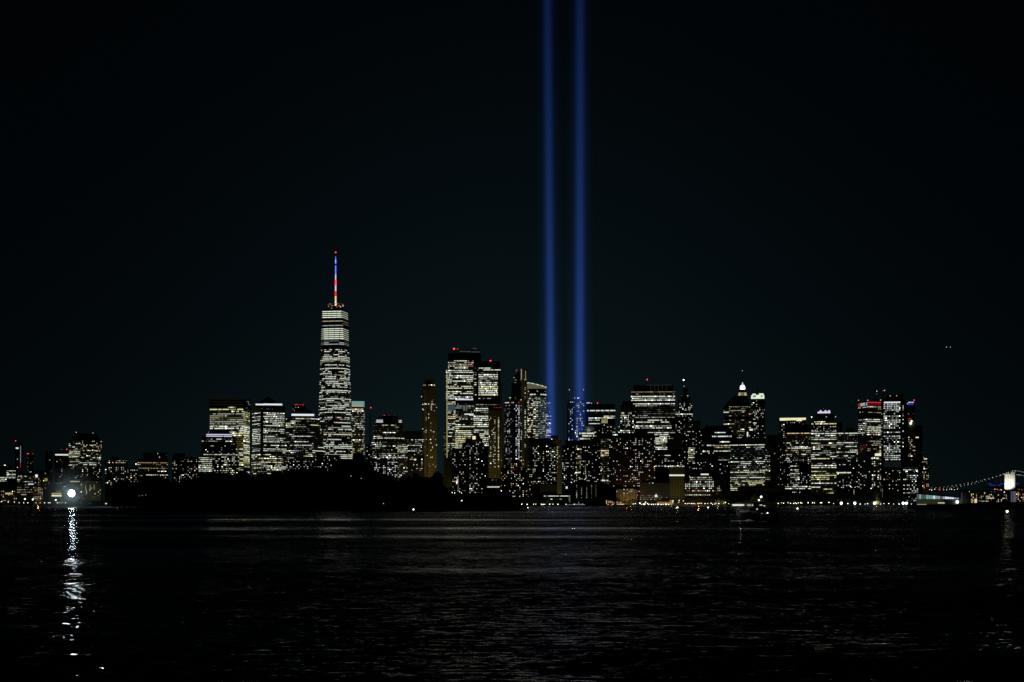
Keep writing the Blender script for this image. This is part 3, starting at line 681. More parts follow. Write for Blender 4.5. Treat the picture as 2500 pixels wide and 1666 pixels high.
b.strip(1229, 1233, 981, 985, 'R', 1, 8, 'red_trim'); b.strip(1267, 1271, 979, 985, 'R', 2, 8, 'red_trim'); b.finish()
b = Bld('apartment_tower', 'dark tower with tall projecting stone fins and two lit terrace tiers', 3360, 1248, 1292, DARK, G_D)
f = b.block(1249, 1290, 935, d=40)[0]; b.block(1256, 1288, 915, 936, d=34, v0=3, part='upper_wall')
m = MB(); m.box(b.u(1272.5), b.u(1281), -4, 20, 0, b.z(901), LIME); m.build('fin', b.root); m = MB(); m.box(b.u(1283.5), b.u(1290), -3, 20, 0, b.z(901), LIME); m.build('fin', b.root); m = MB(); m.box(b.u(1260.4), b.u(1271), -1, 18, b.z(935), b.z(908), DARK); m.build('fin', b.root)
b.strip(1260.2, 1262, 904, 915, 'W', 2, 2, 'edge_light'); b.strip(1261, 1265, 913.2, 915, 'L', 3, 2, 'edge_light'); b.strip(1272, 1273.7, 903, 927, 'W', 3, -4, 'edge_light'); b.strip(1282.6, 1283.6, 906, 928, 'W', 3, -3, 'edge_light'); b.strip(1280, 1284.3, 926.5, 928.5, 'W', 3, -4.1, 'edge_light')
b.beacon(1261.5, 903, 'R', 4, 1); b.beacon(1273, 901.5, 'R', 5, 1); b.beacon(1255, 921.5, 'W', 4, .8); b.strip(1257.5, 1272, 927, 928.6, 'Y', 3, 2.8, 'terrace_light'); b.strip(1256, 1267, 934, 935.6, 'Y', 3, 2.5, 'terrace_light')
b.dot([(b.u(1280.3), -5, b.u(1284), -5)], 936, 1100, .45, 'W', 4, 4.5, 3.5, 2, 2.4); b.dot([(b.u(1270), -4.5, b.u(1274), -4.5)], 960, 1130, .3, 'W', 4, 4.8, 3.5, 1.8, 2.4); b.strip(1283.2, 1284.3, 1053, 1064, 'L', 3, -3.4); b.strip(1273, 1274.2, 1052, 1063, 'W', 3, -4.2)
b.glow(1280, 1080, -120, 5e4, (1, .85, .3)); b.finish()
b = Bld('tower_crane', 'dark jib crane leaning from the red-lamped office tower towards the finned tower', 3385, 1220, 1262, STEEL, 'tower cranes', 'crane')
m = MB(); m.tube((b.u(1222), 0, b.z(940)), (b.u(1262), 0, b.z(916)), .9, .6, STEEL, 4); m.build('jib', b.root); m = MB(); m.tube((b.u(1224), 0, b.z(1000)), (b.u(1224), 0, b.z(936)), 1.1, 1.1, STEEL, 4); m.build('mast', b.root)
b = Bld('tower_crane', 'dim crane mast with a lone red lamp right of the pale-topped glass tower', 3350, 896, 912, STEEL, 'tower cranes', 'crane')
m = MB(); m.tube((b.u(903), 0, -.5), (b.u(903.5), 0, b.z(1010)), 1.4, 1.4, DARK, 4); m.build('mast', b.root); m = MB(); m.tube((b.u(902), 0, b.z(1022)), (b.u(905.5), 0, b.z(996.5)), .9, .5, STEEL, 4); m.build('jib', b.root); b.beacon(905.4, 995.8, 'R', 5, 1.1, v=0)
b = Bld('apartment_tower', 'curved glass tower with a glowing tilted ring crown beside the blue beam', 3290, 1286, 1336, GLASS, G_D)
fs = b.round(1287, 1334, 949, n=24); k = len(fs)
m = MB(); cx = (b.u(1287) + b.u(1334)) / 2; R = (b.u(1334) - b.u(1287)) / 2; n = 36
zt = lambda a: b.z(949) + (b.z(933) - b.z(948)) * (.62 - .38 * math.cos(a)) * 1.0
for i in range(n):
    a, e = 2 * math.pi * i / n, 2 * math.pi * (i + 1) / n
    q = lambda t, rr, zz: (cx + R * rr * math.cos(t), R + R * rr * math.sin(t), zz)
    m.quad([q(a, .985, b.z(949)), q(e, .985, b.z(949)), q(e, .985, zt(e)), q(a, .985, zt(a))], lit('Y', 2) if (math.sin(a) < 0 and i % 4) else (lit('G', 2) if math.sin(a) < 0 else lit('O', 3)))
m.build('crown_screen', b.root)
m = MB()
for i in range(n):
    a, e = 2 * math.pi * i / n, 2 * math.pi * (i + 1) / n
    m.tube((cx + R * math.cos(a), R + R * math.sin(a), zt(a) + .6), (cx + R * math.cos(e), R + R * math.sin(e), zt(e) + .6), .95, .95, lit('L' , 4 if math.sin(a) > 0 or i % 3 == 0 else 3), 5)
m.build('crown_ring', b.root)
m = MB(); m.box(cx - 4, cx + 5, R - 4, R + 5, b.z(949), b.z(934.5), DARK); m.box(cx - 6, cx + 8, R - 5, R - 3, b.z(934.5), b.z(932.5), CONC); m.build('roof_plant', b.root)
b.dot(fs, 953, 962, .2, 'W', 4, 4.6, 4); b.rib(fs[k // 4:], 961, 966, .9, 'YW', 4, 4.6, .7, 2.4); b.rib(fs[:k // 2 + 2], 966, 1072, .42, 'YAW', 4, 4.5, .5, 2.3, run=6, full=.2)
b.rib(fs[k // 2:], 970, 1072, .1, 'WLC', 4, 4.5, .5, 2.3, run=2, dim='E2'); b.rib(fs[-4:-1], 975, 1072, .3, 'LYW', 3, 4.5, .6, 2, run=2, dim='E2')
b.strip(1332.3, 1334, 948, 1072, 'E', 2, R, 'edge_light'); b.finish()
b = Bld('office_tower', 'narrow tower seen through the blue beam beside the ring-crowned tower', 3560, 1332, 1347, GLASS, G_D)
f = b.block(1330, 1345.5, 965, d=30)[0]; b.rib(f, 982, 1010, .4, 'PC', 3, 4.3, .4, 2.3, t0=.25, dim='B1'); b.rib(f, 1010, 1072, .5, 'CP', 4, 4.3, .5, 2.4, t0=.25, run=5, full=.25); b.finish()
b = Bld('apartment_tower', 'slim olive tower between the two blue beams with a pale set-back top', 3300, 1344, 1374, LIME, G_D)
f = b.block(1355, 1371, 1074, d=20)[0]; g = b.block(1345, 1362, 1063, d=20, v0=6, part='upper_wall', mat=STONE)[0]; b.dot(g, 1070, 1074, .5, 'P', 4); b.dot(f, 1076, 1180, .2, 'Y', 4, 4.5, 4); b.glow(1366, 1140, -60, 3e4, (.85, 1, .35)); b.finish()
b = Bld('apartment_building', 'flat-topped dark block with rows of scattered windows beneath the left beam', 3150, 1298, 1358, DARK, G_D)
f = b.block(1300, 1345, 1071, d=30)[0]; g = b.block(1344, 1360, 1085, d=24, v0=4, part='wing')[0]; b.dot(f, 1088, 1182, .36, 'WWYA', 4, 4.3, 4.1); b.dot(g, 1092, 1182, .45, 'W', 4, 4.3, 4.2); b.finish()
b = Bld('office_tower', 'tower with a tall open lattice crown standing in the right blue beam', 3482, 1382, 1430, STONE, G_D)
f = b.block(1387, 1427, 977, d=30)[0]; b.block(1384, 1390, 985, d=20, v0=4, part='wing')
m = MB()
for i in range(15): m.box(b.u(1388 + i * 2.75), b.u(1388.5 + i * 2.75), 0, .8, b.z(978), b.z(952.5), CONC); m.box(b.u(1388 + i * 2.75), b.u(1388.5 + i * 2.75), 28, 29, b.z(978), b.z(952.5), CONC)
for i in range(8): m.box(b.u(1388), b.u(1388) + .7, i * 4, i * 4 + .7, b.z(978), b.z(952.5), CONC); m.box(b.u(1426.6), b.u(1426.6) + .7, i * 4, i * 4 + .7, b.z(978), b.z(952.5), CONC)
m.box(b.u(1388), b.u(1427), -.2, 1, b.z(953.4), b.z(952), CONC); m.build('lattice_crown', b.root)
b.beacon(1390, 952, 'A', 4, 1.1, v=0); b.beacon(1424.5, 952, 'P', 4, 1.0, v=0)
b.dot(f, 970, 980, .5, 'PA', 4, 4.4, 4, t0=.35, t1=.75); b.dot(f, 980, 1076, .42, 'YWP', 4, 4.4, 4); b.dot(f, 1020, 1076, .9, 'W', 4, 4, 3, 2, 2, 0, 0, t0=.5, t1=.58); b.glow(1407, 977, 14, 2e4, (.9, .8, 1), 1, True); b.finish()
b = Bld('office_tower', 'dark flat-topped block with two long warm rows of windows, right of the right beam', 3480, 1426, 1503, DARK, G_D)
f = b.block(1428, 1502, 987, d=44)[0]; b.block(1432, 1446, 982, 988, d=10, v0=8, part='roof_plant'); b.strip(1432, 1440, 982.6, 984.4, 'P', 4, 7, 'roof_light'); b.beacon(1444, 984.5, 'P', 4, 1); b.beacon(1459, 984, 'R', 5, 1.2, 988)
b.rib(f, 1000.5, 1005.5, .85, 'Y', 4, 4.8, .65, run=9, full=1, t0=.07); b.rib(f, 1006, 1012, .15, 'W', 4); b.rib(f, 1014.5, 1019, .95, 'W', 4, 4.4, .5, t0=.62, run=9, full=1)
b.rib(f, 1018.7, 1023.5, .95, 'YW', 4, 4.6, .6, t0=.12, run=9, full=1); b.rib(f, 1024, 1028.3, .8, 'W', 4, 4.2, .5, t0=.12, t1=.62, run=3, full=1); b.rib(f, 1032.5, 1037, .97, 'W', 4, 4.2, .5, t0=.12, t1=.52, run=9, full=1); b.rib(f, 1040, 1080, .15, 'W', 4); b.finish()
b = Bld('office_building', 'low block with a pale grey floodlit panel above three warm rows of windows', 3350, 1412, 1454, STONE, G_D)
f = b.block(1414, 1451, 1054, d=26)[0]; b.block(1427, 1448, 1040, 1055, d=14, v0=3, part='roof_panel', mat=surf('pale cladding', (.5, .52, .5), .7))
b.rib(f, 1056, 1062, .95, 'YAW', 4, 5, .75, 3, full=1); b.rib(f, 1062, 1068, .8, 'YW', 4, 5, .7, 3, t0=.2, full=.6); b.rib(f, 1069, 1076, .9, 'YAW', 4, 5, .75, 3, t0=.05, t1=.7, full=.6); b.glow(1437, 1053.5, -1.0, 1.2e3, (.9, 1, .95), .6, True); b.finish()
b = Bld('office_tower', 'stepped dark tower crowned by a golden-lit colonnade', 3220, 1438, 1505, DARK, G_D)
f = b.block(1440, 1504, 1066, d=40)[0]; b.block(1456, 1495, 1043, 1067, d=30, v0=4, part='upper_wall'); b.block(1465, 1486, 1033, 1044, d=20, v0=8, part='upper_wall'); b.block(1468, 1483, 1020, 1034, d=14, v0=10, part='lantern_core')
b.strip(1468, 1484, 1027, 1033, 'Y', 3, 9, 'lit_colonnade'); b.strip(1468.6, 1483.4, 1020.5, 1026.8, 'O', 3, 9.4, 'lit_colonnade')
m = MB()
for i in range(6): m.box(b.u(1468.2 + i * 3), b.u(1469 + i * 3), 7.6, 8.4, b.z(1033.5), b.z(1020), DARK)
m.build('colonnade', b.root)
b.dot([(b.u(1457), 3.6, b.u(1494), 3.6)], 1036, 1066, .15, 'W', 4); b.dot(f, 1068, 1185, .2, 'WWY', 4, 4.4, 4.2); b.rib(f, 1070, 1185, .3, 'WYA', 4, 5.6, .6, 2.6, run=4, t0=.42, t1=.72, empty_=.45); b.finish()
b = Bld('apartment_building', 'plain dark block in front of the lattice-crowned tower with warm window groups', 3160, 1374, 1442, DARK, G_D)
f = b.block(1380, 1440, 1075, d=30)[0]; g = b.block(1372, 1384, 1087, d=24, v0=3, part='wing')[0]; b.dot(f, 1090, 1185, .28, 'WWY', 4, 4.3, 4.2); b.rib(f, 1086, 1160, .5, 'YWA', 4, 4.4, .6, 2.6, run=5, t0=.42, t1=.66, empty_=.4); b.dot(g, 1090, 1185, .55, 'W', 4, 4.3, 4); b.finish()
b = Bld('office_tower', 'square-windowed stone tower with groups of tall lit windows left of the broad olive-crowned block', 3420, 1512, 1552, LIME, G_D)
f = b.block(1515, 1550, 988, d=30)[0]; b.block(1520, 1546, 980, 989, d=20, v0=4, part='roof_plant', mat=DARK)
b.dot(f, 1006, 1013, .8, 'WY', 4, 6.4, 3, 2, 5, 0, 0, t0=.05, t1=.3); b.dot(f, 1006, 1013, .9, 'W', 4, 6.4, 3, 1.8, 5, 0, 0, t0=.52, t1=.78); b.dot(f, 1013, 1062, .5, 'W', 4, 4.6, 3, 1.7, 2.4); b.finish()
b = Bld('office_building', 'low block with two teal-lit rows of windows before the square-windowed tower', 3300, 1494, 1542, GREEN, G_D)
f = b.block(1496, 1540, 1058, d=26)[0]; b.rib(f, 1059.5, 1065, .85, 'TLC', 4, 4.6, .6, 2.6, full=.6); b.rib(f, 1065.5, 1070.5, .8, 'TL', 3, 4.6, .6, 2.6, t0=.18, t1=.72, full=.6); b.dot(f, 1076, 1100, .1, 'W', 4); b.dot(f, 1040, 1058, .1, 'W', 4); b.finish()
b = Bld('skyscraper', 'broad flat-fronted block with a faint olive louvred crown and warm office rows', 3470, 1538, 1652, GLASS, G_D)
f = b.block(1541, 1648, 958, d=50)[0]; b.block(1546, 1644, 940, 959, d=40, v0=5, part='louvred_crown', mat=LIME)
for x in (1588, 1597.5, 1607, 1616.5, 1626): b.strip(x, x + .8, 940.5, 958, 'L', 1, 4.6, 'crown_glow_strip')  # strips glow by themselves in place of a light wash on the crown
b.strip(1578, 1640, 939.6, 940.6, 'L', 1, 4.6, 'crown_glow_strip'); b.beacon(1580, 926.5, 'R', 5, 1.4, 940);
b.rib(f, 955, 960, .8, 'A', 3, 4.6, .35, 2.8, run=6, full=.7); b.rib(f, 960, 966, .2, 'WA', 4); b.rib(f, 966, 982, .85, 'WY', 4, 4.6, .55, 2.6, run=9, full=.6); b.rib(f, 984, 994, .7, 'YW', 4, 4.6, .55, 2.6, run=7, full=.4); b.rib(f, 994, 1008, .25, 'W', 3, 4.6, .45, 2.4, run=3)
b.rib(f, 1008, 1024, .5, 'WL', 3, 4.6, .45, 2.4, run=5); b.rib(f, 1024, 1050, .6, 'WWY', 4, 4.7, .5, 2.5, run=6, full=.3, t1=.92); b.rib(f, 1050, 1068, .55, 'W', 4, 4.6, .5, 2.4, run=6, t0=.38, full=.2)
b.rib(f, 1068, 1100, .75, 'WYY', 4, 4.5, .6, 2.4, run=5, t0=.55, t1=.82, full=.3); b.finish()
b = Bld('office_tower', 'slim stepped tower topped by a bright white mast light', 3520, 1648, 1694, STONE, G_D)
f = b.block(1649, 1692, 1000, d=40)[0]; g = b.block(1655, 1690, 978, 1001, d=34, v0=3, part='upper_wall')[0]; h_ = b.block(1663, 1686, 963, 979, d=24, v0=6, part='upper_wall')[0]; b.block(1668, 1680, 948, 964, d=14, v0=10, part='roof_tier')
b.beacon(1669, 927, 'C', 5, 1.9, 948, v=14); b.beacon(1670, 942.5, 'C', 4, .8, v=12); b.dot(h_, 964, 972, .6, 'W', 4, 4.4, 3); b.dot(g, 980, 1000, .35, 'W', 4, 4.2, 3.6); b.dot(f, 1000, 1008, .35, 'W', 4, 4.4, 3.6); b.rib(f, 1009.5, 1013.5, .95, 'W', 4, 4, .6, 2.4, full=1); b.dot(f, 1014, 1100, .25, 'W', 4, 4.4, 3.8); b.finish()
b = Bld('office_building', 'blank olive slab wedged between the broad block and the stepped mast tower', 3380, 1630, 1668, LIME, G_D)
f = b.block(1632, 1664, 1060, d=24)[0]; b.dot(f, 1064, 1072, .3, 'W', 4, t1=.5); b.glow(1648, 1090, -60, 2.5e4, (.9, 1, .3)); b.finish()
b = Bld('apartment_tower', 'large dark residential tower freckled with small windows from top to bottom', 3160, 1494, 1604, BRICK, G_D)
f = b.block(1496, 1600, 1068, d=44)[0]; b.block(1508, 1598, 1057, 1069, d=36, v0=4, part='upper_wall'); b.dot(f, 1070, 1182, .24, 'WWWCA', 4, 4.5, 4.1); b.dot(f, 1180, 1222, .1, 'WA', 4); b.glow(1540, 1215, -40, 4e4, (1, .6, .2)); b.finish()
b = Bld('office_building', 'dark block with short dashes of light below the olive slab', 3200, 1600, 1668, DARK, G_D)
f = b.block(1600, 1668, 1098, d=30)[0]; b.dot(f, 1110, 1145, .14, 'W', 4, 4.5, 3.8); b.rib(f, 1110, 1123, .6, 'W', 4, 4.5, t0=.32, t1=.55); b.dot(f, 1136, 1140, .8, 'W', 4, 4, 3, 2, 2.8); b.finish()
b = Bld('apartment_tower', 'narrow dotted tower with a lit corner stack left of the mansard block', 3240, 1664, 1716, DARK, G_D)
f = b.block(1666, 1714, 1046, d=30)[0]; b.block(1692, 1710, 1027, 1047, d=16, v0=4, part='roof_plant'); b.dot(f, 1052, 1150, .16, 'W', 4, 4.5, 4); b.rib(f, 1092, 1136, .5, 'WY', 4, 4.6, .55, 2.4, t0=.3, t1=.62, run=3); b.finish()
b = Bld('office_tower', 'dark mansard-roofed block with long white and warm rows beside the pyramid-topped tower', 3270, 1706, 1790, DARK, G_D)
f = b.block(1712, 1786, 1046, d=40)[0]; b.pyramid(1716, 1782, 1046, 1726, 1772, 1040, ROOFM, 50); m = MB(); m.tube((b.u(1725), 8, b.z(1046)), (b.u(1725), 8, b.z(1034)), 2.2, .3, ROOFM, 6); m.build('turret', b.root)
b.rib(f, 1054.5, 1059, .7, 'W', 4, 4.2, .55, 2.4, t0=.45, t1=.8, run=4); b.rib(f, 1063.5, 1068.5, .95, 'C', 4, 4.8, .7, 2.4, t0=.36, full=1); b.rib(f, 1077, 1082, .95, 'WY', 4, 4.6, .6, 2.4, t0=.6, t1=.95, full=1); b.dot(f, 1085.5, 1090, .8, 'W', 4, 4.4, 3.4, 2.2, 3, 0, 0, t1=.42)
b.rib(f, 1086, 1104, .55, 'YAW', 4, 4.5, .55, 2.4, t0=.42, run=5, full=.3); b.dot(f, 1100, 1110, .6, 'W', 4, 4.4, 3.4, 2, 3, t1=.42); b.rib(f, 1112, 1127, .6, 'W', 4, 4.6, .5, 2.4, t0=.55, run=4); b.dot(f, 1127, 1140, .2, 'W', 4); b.finish()
b = Bld('skyscraper', 'dark tower under a black pyramid roof with a brilliant white lantern cap', 3420, 1764, 1836, DARK, G_D)
f = b.octo(1767, 1833, 992, ch=.2); b.pyramid(1768, 1832, 992, 1792, 1823, 965, ROOFM, 62)
m = MB(); cu = b.u(1813); m.tube((cu, 31, b.z(967)), (cu, 31, b.z(950)), 9.6, 7.5, DARK, 10); m.build('lantern', b.root)
for i in range(7):
    a = math.radians(200 + i * 23.3); m = MB(); m.tube((cu + 10 * math.cos(a), 31 + 10 * math.sin(a), b.z(964.5)), (cu + 9.2 * math.cos(a), 31 + 9.2 * math.sin(a), b.z(957)), .8, .5, lit('Y' if i % 2 else 'A', 4 if i in (1, 2, 4, 5) else 3), 5); m.build('lit_column', b.root)
m = MB(); m.tube((cu, 31, b.z(948.5)), (cu, 31, b.z(942)), 6.1, 5.6, lit('P', 5), 10); m.tube((cu, 31, b.z(942)), (cu, 31, b.z(938.5)), 5.4, 3.6, lit('P', 5), 10); m.build('lantern_cap', b.root)
m = MB(); m.tube((cu, 31, b.z(938)), (cu, 31, b.z(931.5)), 1.6, .9, lit('P', 4), 6); m.build('finial', b.root); m = MB(); m.tube((cu, 31, b.z(931.5)), (cu, 31, b.z(904)), .35, .2, STEEL, 4); m.build('mast', b.root); b.beacon(1812.5, 903, 'C', 4, .8, v=31)
b.rib(f[1:], 991.5, 995.5, .95, 'G', 3, 4, .5, 2.4, full=1); b.rib(f, 996, 1004, .3, 'W', 3, 4.5); b.rib(f, 1004, 1020, .35, 'WL', 4, 4.6, .5, 2.4, run=5); b.strip(1822, 1832, 1013, 1017, 'R', 1, -.3, 'lit_window'); b.rib(f, 1024, 1066, .26, 'WGY', 4, 4.5, .5, 2.4, run=5, full=.1); b.finish()
b = Bld('skyscraper', 'narrow stone tower with a floodlit white notched crown right of the pyramid roof', 3380, 1831, 1870, STONE, G_D)
f = b.block(1834, 1868, 974, d=30)[0]; b.block(1834, 1866, 966, 974.5, d=26, v0=1, part='crown_core', mat=WHITEP); m = MB()
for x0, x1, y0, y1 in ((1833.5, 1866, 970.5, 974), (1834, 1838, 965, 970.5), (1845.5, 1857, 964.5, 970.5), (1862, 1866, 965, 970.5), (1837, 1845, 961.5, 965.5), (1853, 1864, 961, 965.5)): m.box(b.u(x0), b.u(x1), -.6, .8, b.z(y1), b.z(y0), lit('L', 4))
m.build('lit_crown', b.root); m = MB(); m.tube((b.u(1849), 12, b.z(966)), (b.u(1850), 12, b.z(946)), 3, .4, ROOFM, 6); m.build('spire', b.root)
b.dot(f, 977, 1066, .26, 'WWY', 4, 4.4, 3.8); b.dot(f, 1000, 1045, .45, 'W', 4, 4.4, 3.6, t0=.12, t1=.5); b.rib(f, 1046, 1054, .5, 'WY', 4, 4.4, t1=.3); b.finish()
b = Bld('office_building', 'dark flat block with a bright lit doorway stack before the pyramid-roofed tower', 3330, 1784, 1872, DARK, G_D)
f = b.block(1790, 1870, 1066, d=30)[0]; b.dot(f, 1062, 1070, .3, 'W', 4); b.strip(1823.5, 1826.5, 1055, 1066, 'W', 4, -.2, 'lit_window'); b.strip(1830, 1838, 1047.5, 1051.5, 'W', 4, -.2, 'lit_window'); b.block(1818, 1842, 1045, 1067, d=16, v0=.3, part='upper_wall'); b.finish()
b = Bld('office_tower', 'wide green glass office block striped with thin dashes of light', 3190, 1778, 1884, GREEN, G_D)
ff = b.block(1783, 1881, 1079, d=40, xm=1868); b.rib(ff[0], 1084, 1090, .8, 'WC', 4, 4.6, .45, 2.2, run=7, full=1); b.rib(ff[0], 1090, 1142, .32, 'WWL', 4, 4.4, .42, 2.2, run=3, full=.08, dim='T0'); b.rib(ff[0], 1142, 1200, .5, 'WYG', 4, 4.4, .45, 2.2, run=4, full=.18, dim='G1')
b.dot(ff[1], 1092, 1150, .4, 'W', 4, 4.6, 4); b.rib(ff[1], 1136, 1180, .5, 'GY', 3, 4.6, .5, 2.2); b.glow(1810, 1180, -28, 1.5e4, (.6, 1, .5)); b.finish()
b = Bld('office_tower', 'dim green vertically striped slab in the gap before the yellow-crowned block', 3440, 1872, 1908, GREEN, G_D)
f = b.block(1873, 1906, 1062, d=26)[0]; m = MB()
for i in range(9): m.box(b.u(1881 + i * 2.6), b.u(1881.8 + i * 2.6), -.6, 0, b.z(1130), b.z(1075), LIME)
m.build('pilasters', b.root); b.dot(f, 1074, 1110, .06, 'W', 4); b.glow(1890, 1118, -40, 2e4, (.45, 1, .3)); b.finish()
b = Bld('office_tower', 'dark block crowned by one continuous bright cream band of light', 3290, 1900, 1972, DARK, G_D)
f = b.block(1903, 1967, 1028, d=40)[0]; b.block(1904, 1966, 1020.5, 1029, d=36, v0=1, part='crown_core', mat=CONC)
for x0, x1, y1 in ((1903.5, 1921, 1027), (1921.3, 1929, 1026.6), (1929.3, 1944, 1026.2), (1944.3, 1958, 1028.6), (1958.3, 1967.4, 1025.6)): b.strip(x0, x1, 1020.6, y1, 'Y', 4, .4, 'crown_light')
b.dot(f, 1030, 1038, .2, 'W', 4); b.dot(f, 1038, 1120, .3, 'W', 4, 4.6, 4, t1=.2); b.finish()
b = Bld('apartment_tower', 'black flat-topped tower directly in front of the cream-banded block', 3200, 1914, 1982, DARK, G_D)
f = b.block(1917, 1980, 1036, d=36)[0]; b.rib(f, 1056, 1128, .22, 'WWYA', 4, 4.7, .5, 2.4, run=3, full=.06); b.rib(f, 1092.5, 1097, .9, 'W', 4, 4.4, .6, 2.4, t0=.1, full=1); b.dot(f, 1098, 1190, .22, 'W', 4, 4.6, 4.2); b.rib(f, 1136, 1185, .4, 'W', 4, 4.6, .5, 2.4, run=3, t0=.2, t1=.55); b.rib(f, 1186, 1198, .75, 'W', 4, 4.8, .5, 2.4, run=4); b.dot(f, 1200, 1205, .7, 'W', 4, t0=.2, t1=.6)
b.block(1898, 1918, 1085, d=24, v0=4, part='wing'); b.dot([(b.u(1899), 3.6, b.u(1917), 3.6)], 1082, 1200, .22, 'W', 4); b.finish()
b = Bld('office_tower', 'stepped office tower under three clumps of violet-white roof light', 3260, 1978, 2046, STONE, G_D)
f = b.block(1981, 2042, 1027, d=40)[0]; b.block(1990, 2036, 1012, 1028, d=32, v0=3, part='upper_wall'); b.block(1996, 2028, 1008, 1013, d=24, v0=6, part='crown_tier')
b.strip(1996, 2027.5, 1005.2, 1009, 'P', 4, 5.6, 'crown_light')
for x in (2003.5, 2015.5, 2024): m = MB(); m.ball((b.u(x), 7, b.z(1004)), 2.4, lit('P', 4), 8, 5); m.build('roof_lamp', b.root)
b.beacon(1981.5, 1018, 'W', 5, 1.1, 1027); b.beacon(2017, 1018, 'W', 4, .9, v=2.5); b.beacon(2040, 1018, 'W', 4, .9, 1027); b.beacon(2010, 997, 'P', 3, .5, 1006)
b.rib(f, 1028, 1040, .6, 'YW', 4, 4.8, .5, 2.4, run=6); b.dot(f, 1040, 1054, .3, 'W', 4); b.rib(f, 1052, 1125, .5, 'WWYL', 4, 4.7, .48, 2.4, run=5, full=.22, dim='O0'); b.rib(f, 1125, 1205, .45, 'WYGW', 4, 4.8, .5, 2.4, run=6, full=.15, empty_=.25); b.finish()
b = Bld('apartment_tower', 'dark stepped block with sparse dashes right of the violet-white crown', 3300, 2038, 2096, DARK, G_D)
f = b.block(2040, 2094, 1056, d=36)[0]; b.block(2038, 2056, 1030, d=24, v0=5, part='wing'); b.block(2066, 2084, 1045, 1057, d=20, v0=6, part='roof_plant'); b.rib(f, 1056, 1120, .22, 'W', 4, 4.6, .5, 2.4, run=3); b.dot(f, 1110, 1160, .16, 'W', 4); b.rib(f, 1152, 1160, .85, 'YW', 4, 4.8, .6, 2.4, run=9, t1=.7, full=.6); b.dot(f, 1170, 1195, .2, 'W', 4); b.finish()
b = Bld('skyscraper', 'tower with a red, white and blue lit panel row along its top storey', 3260, 2092, 2154, DARK, G_D)
ff = b.block(2095, 2151, 979, d=40, xm=2117.5)
for i, hh in enumerate('RRWWWWEC'): b.band(ff[0], 982.6 + (7 - i) * .12, 990.6, hh if hh != 'E' else 'B', 3, 'crown_panel', (i + .08) / 8, (i + .92) / 8)
for i in range(4): b.band(ff[1], 981.4, 990.2, 'R', 2, 'crown_panel', (i + .04) / 4, (i + .96) / 4); b.band(ff[1], 981.4, 983.2, 'R', 4, 'crown_panel', (i + .06) / 4, (i + .9) / 4, .9)
for x in (2096, 2118.5, 2150): b.beacon(x, 977.5, 'A' if x < 2100 else 'W', 4, 1, v=1)
b.rib(ff[1], 991, 996, .9, 'W', 4, 4.6, .5, 2.4, full=1); b.rib(ff[1], 996, 1003, .2, 'W', 3); b.rib(ff[1], 1005, 1009, .85, 'G', 3, 4, .5, 2.4, full=1); b.rib(ff[1], 1022, 1066, .72, 'WWY', 4, 4.6, .5, 2.4, run=5, full=.25); b.dot(ff[1], 1066, 1105, .28, 'WA', 4, 4.6, 4); b.rib(ff[1], 1075, 1098, .4, 'WYA', 3, 4.7, run=4)
b.dot(ff[0], 992, 997, .8, 'W', 4, 4.6, 3.2); b.dot(ff[0], 1003, 1010, .4, 'WG', 4, 4.6, 3.2); b.dot(ff[0], 1022, 1066, .75, 'W', 4, 4.6, 3.2, 2, 1.8, .1); b.dot(ff[0], 1080, 1105, .3, 'AR', 3, 4.6, 3.2); b.dot(ff[0], 1115, 1200, .1, 'W', 4); b.finish()
b = Bld('office_building', 'warm stone mid-rise with glaring terrace lights at the foot of the tricolour tower', 3170, 2126, 2152, LIME, G_D)
f = b.block(2128, 2152, 1114, d=24)[0]; b.strip(2136, 2151, 1107.5, 1113.5, 'Y', 4, 1, 'terrace_light'); b.block(2140, 2152, 1090, 1115, d=16, v0=5, part='upper_wall'); b.dot(f, 1116, 1200, .45, 'WWA', 4, 4.7, 4.4, 2.6, 2.2); b.strip(2127.5, 2132, 1117.5, 1121, 'W', 4, -.3, 'lit_window'); b.strip(2139, 2145, 1118, 1121, 'W', 4, -.3, 'lit_window')
b.dot([(b.u(2146), 4.6, b.u(2152), 4.6)], 1090, 1108, .9, 'Y', 4, 4.6, 4, 3, 2.4); b.glow(2140, 1165, -40, 3.5e4, (1, .85, .35)); b.finish()
b = Bld('skyscraper', 'tall dark tower with ten regular columns of round white lights down its face', 3210, 2150, 2212, DARK, G_D)
f = b.block(2152, 2211, 978, d=40)[0]; b.band(f, 981, 984.6, 'C', 4, 'strip_window', .1, .78, .4, 10, .12); fc = (b.u(2157), 0, b.u(2198.5), 0)
for (y0, y1, d) in ((985, 1003, .93), (1003, 1014, .3), (1014, 1024, .9), (1024, 1048, .93), (1053.5, 1058, .9), (1063, 1068, .98), (1068, 1077, .5), (1077, 1087, .45), (1087, 1127, .93)): b.dot(fc, y0, y1, d, 'WWC', 4, 4.7, 4.1, 2.5, 2.4, .04, .1)
b.dot((b.u(2202.5), 0, b.u(2207), 0), 985, 1127, .5, 'W', 4, 4.7, 4.2, 2.2, 2.2); b.dot((b.u(2150), 0, b.u(2156), 0), 985, 1127, .4, 'W', 3, 4.7, 4.2)
b.strip(2158, 2200, 1127, 1141, 'T', 0, -.2, 'plant_storey'); b.dot(fc, 1143, 1155, .25, 'W', 4); b.dot(fc, 1155, 1172, .25, 'W', 4, 4.7, 4.1); b.rib(fc, 1168, 1173, .8, 'W', 4, 4.6, .55, 2.4, run=5); b.dot(fc, 1173, 1200, .12, 'W', 4); b.dot((b.u(2152), 0, b.u(2157), 0), 1180, 1225, .5, 'L', 3); b.finish()
b = Bld('office_tower', 'unlit block with rooftop antennas behind the tower of white light columns', 3500, 2126, 2208, DARK, G_D)
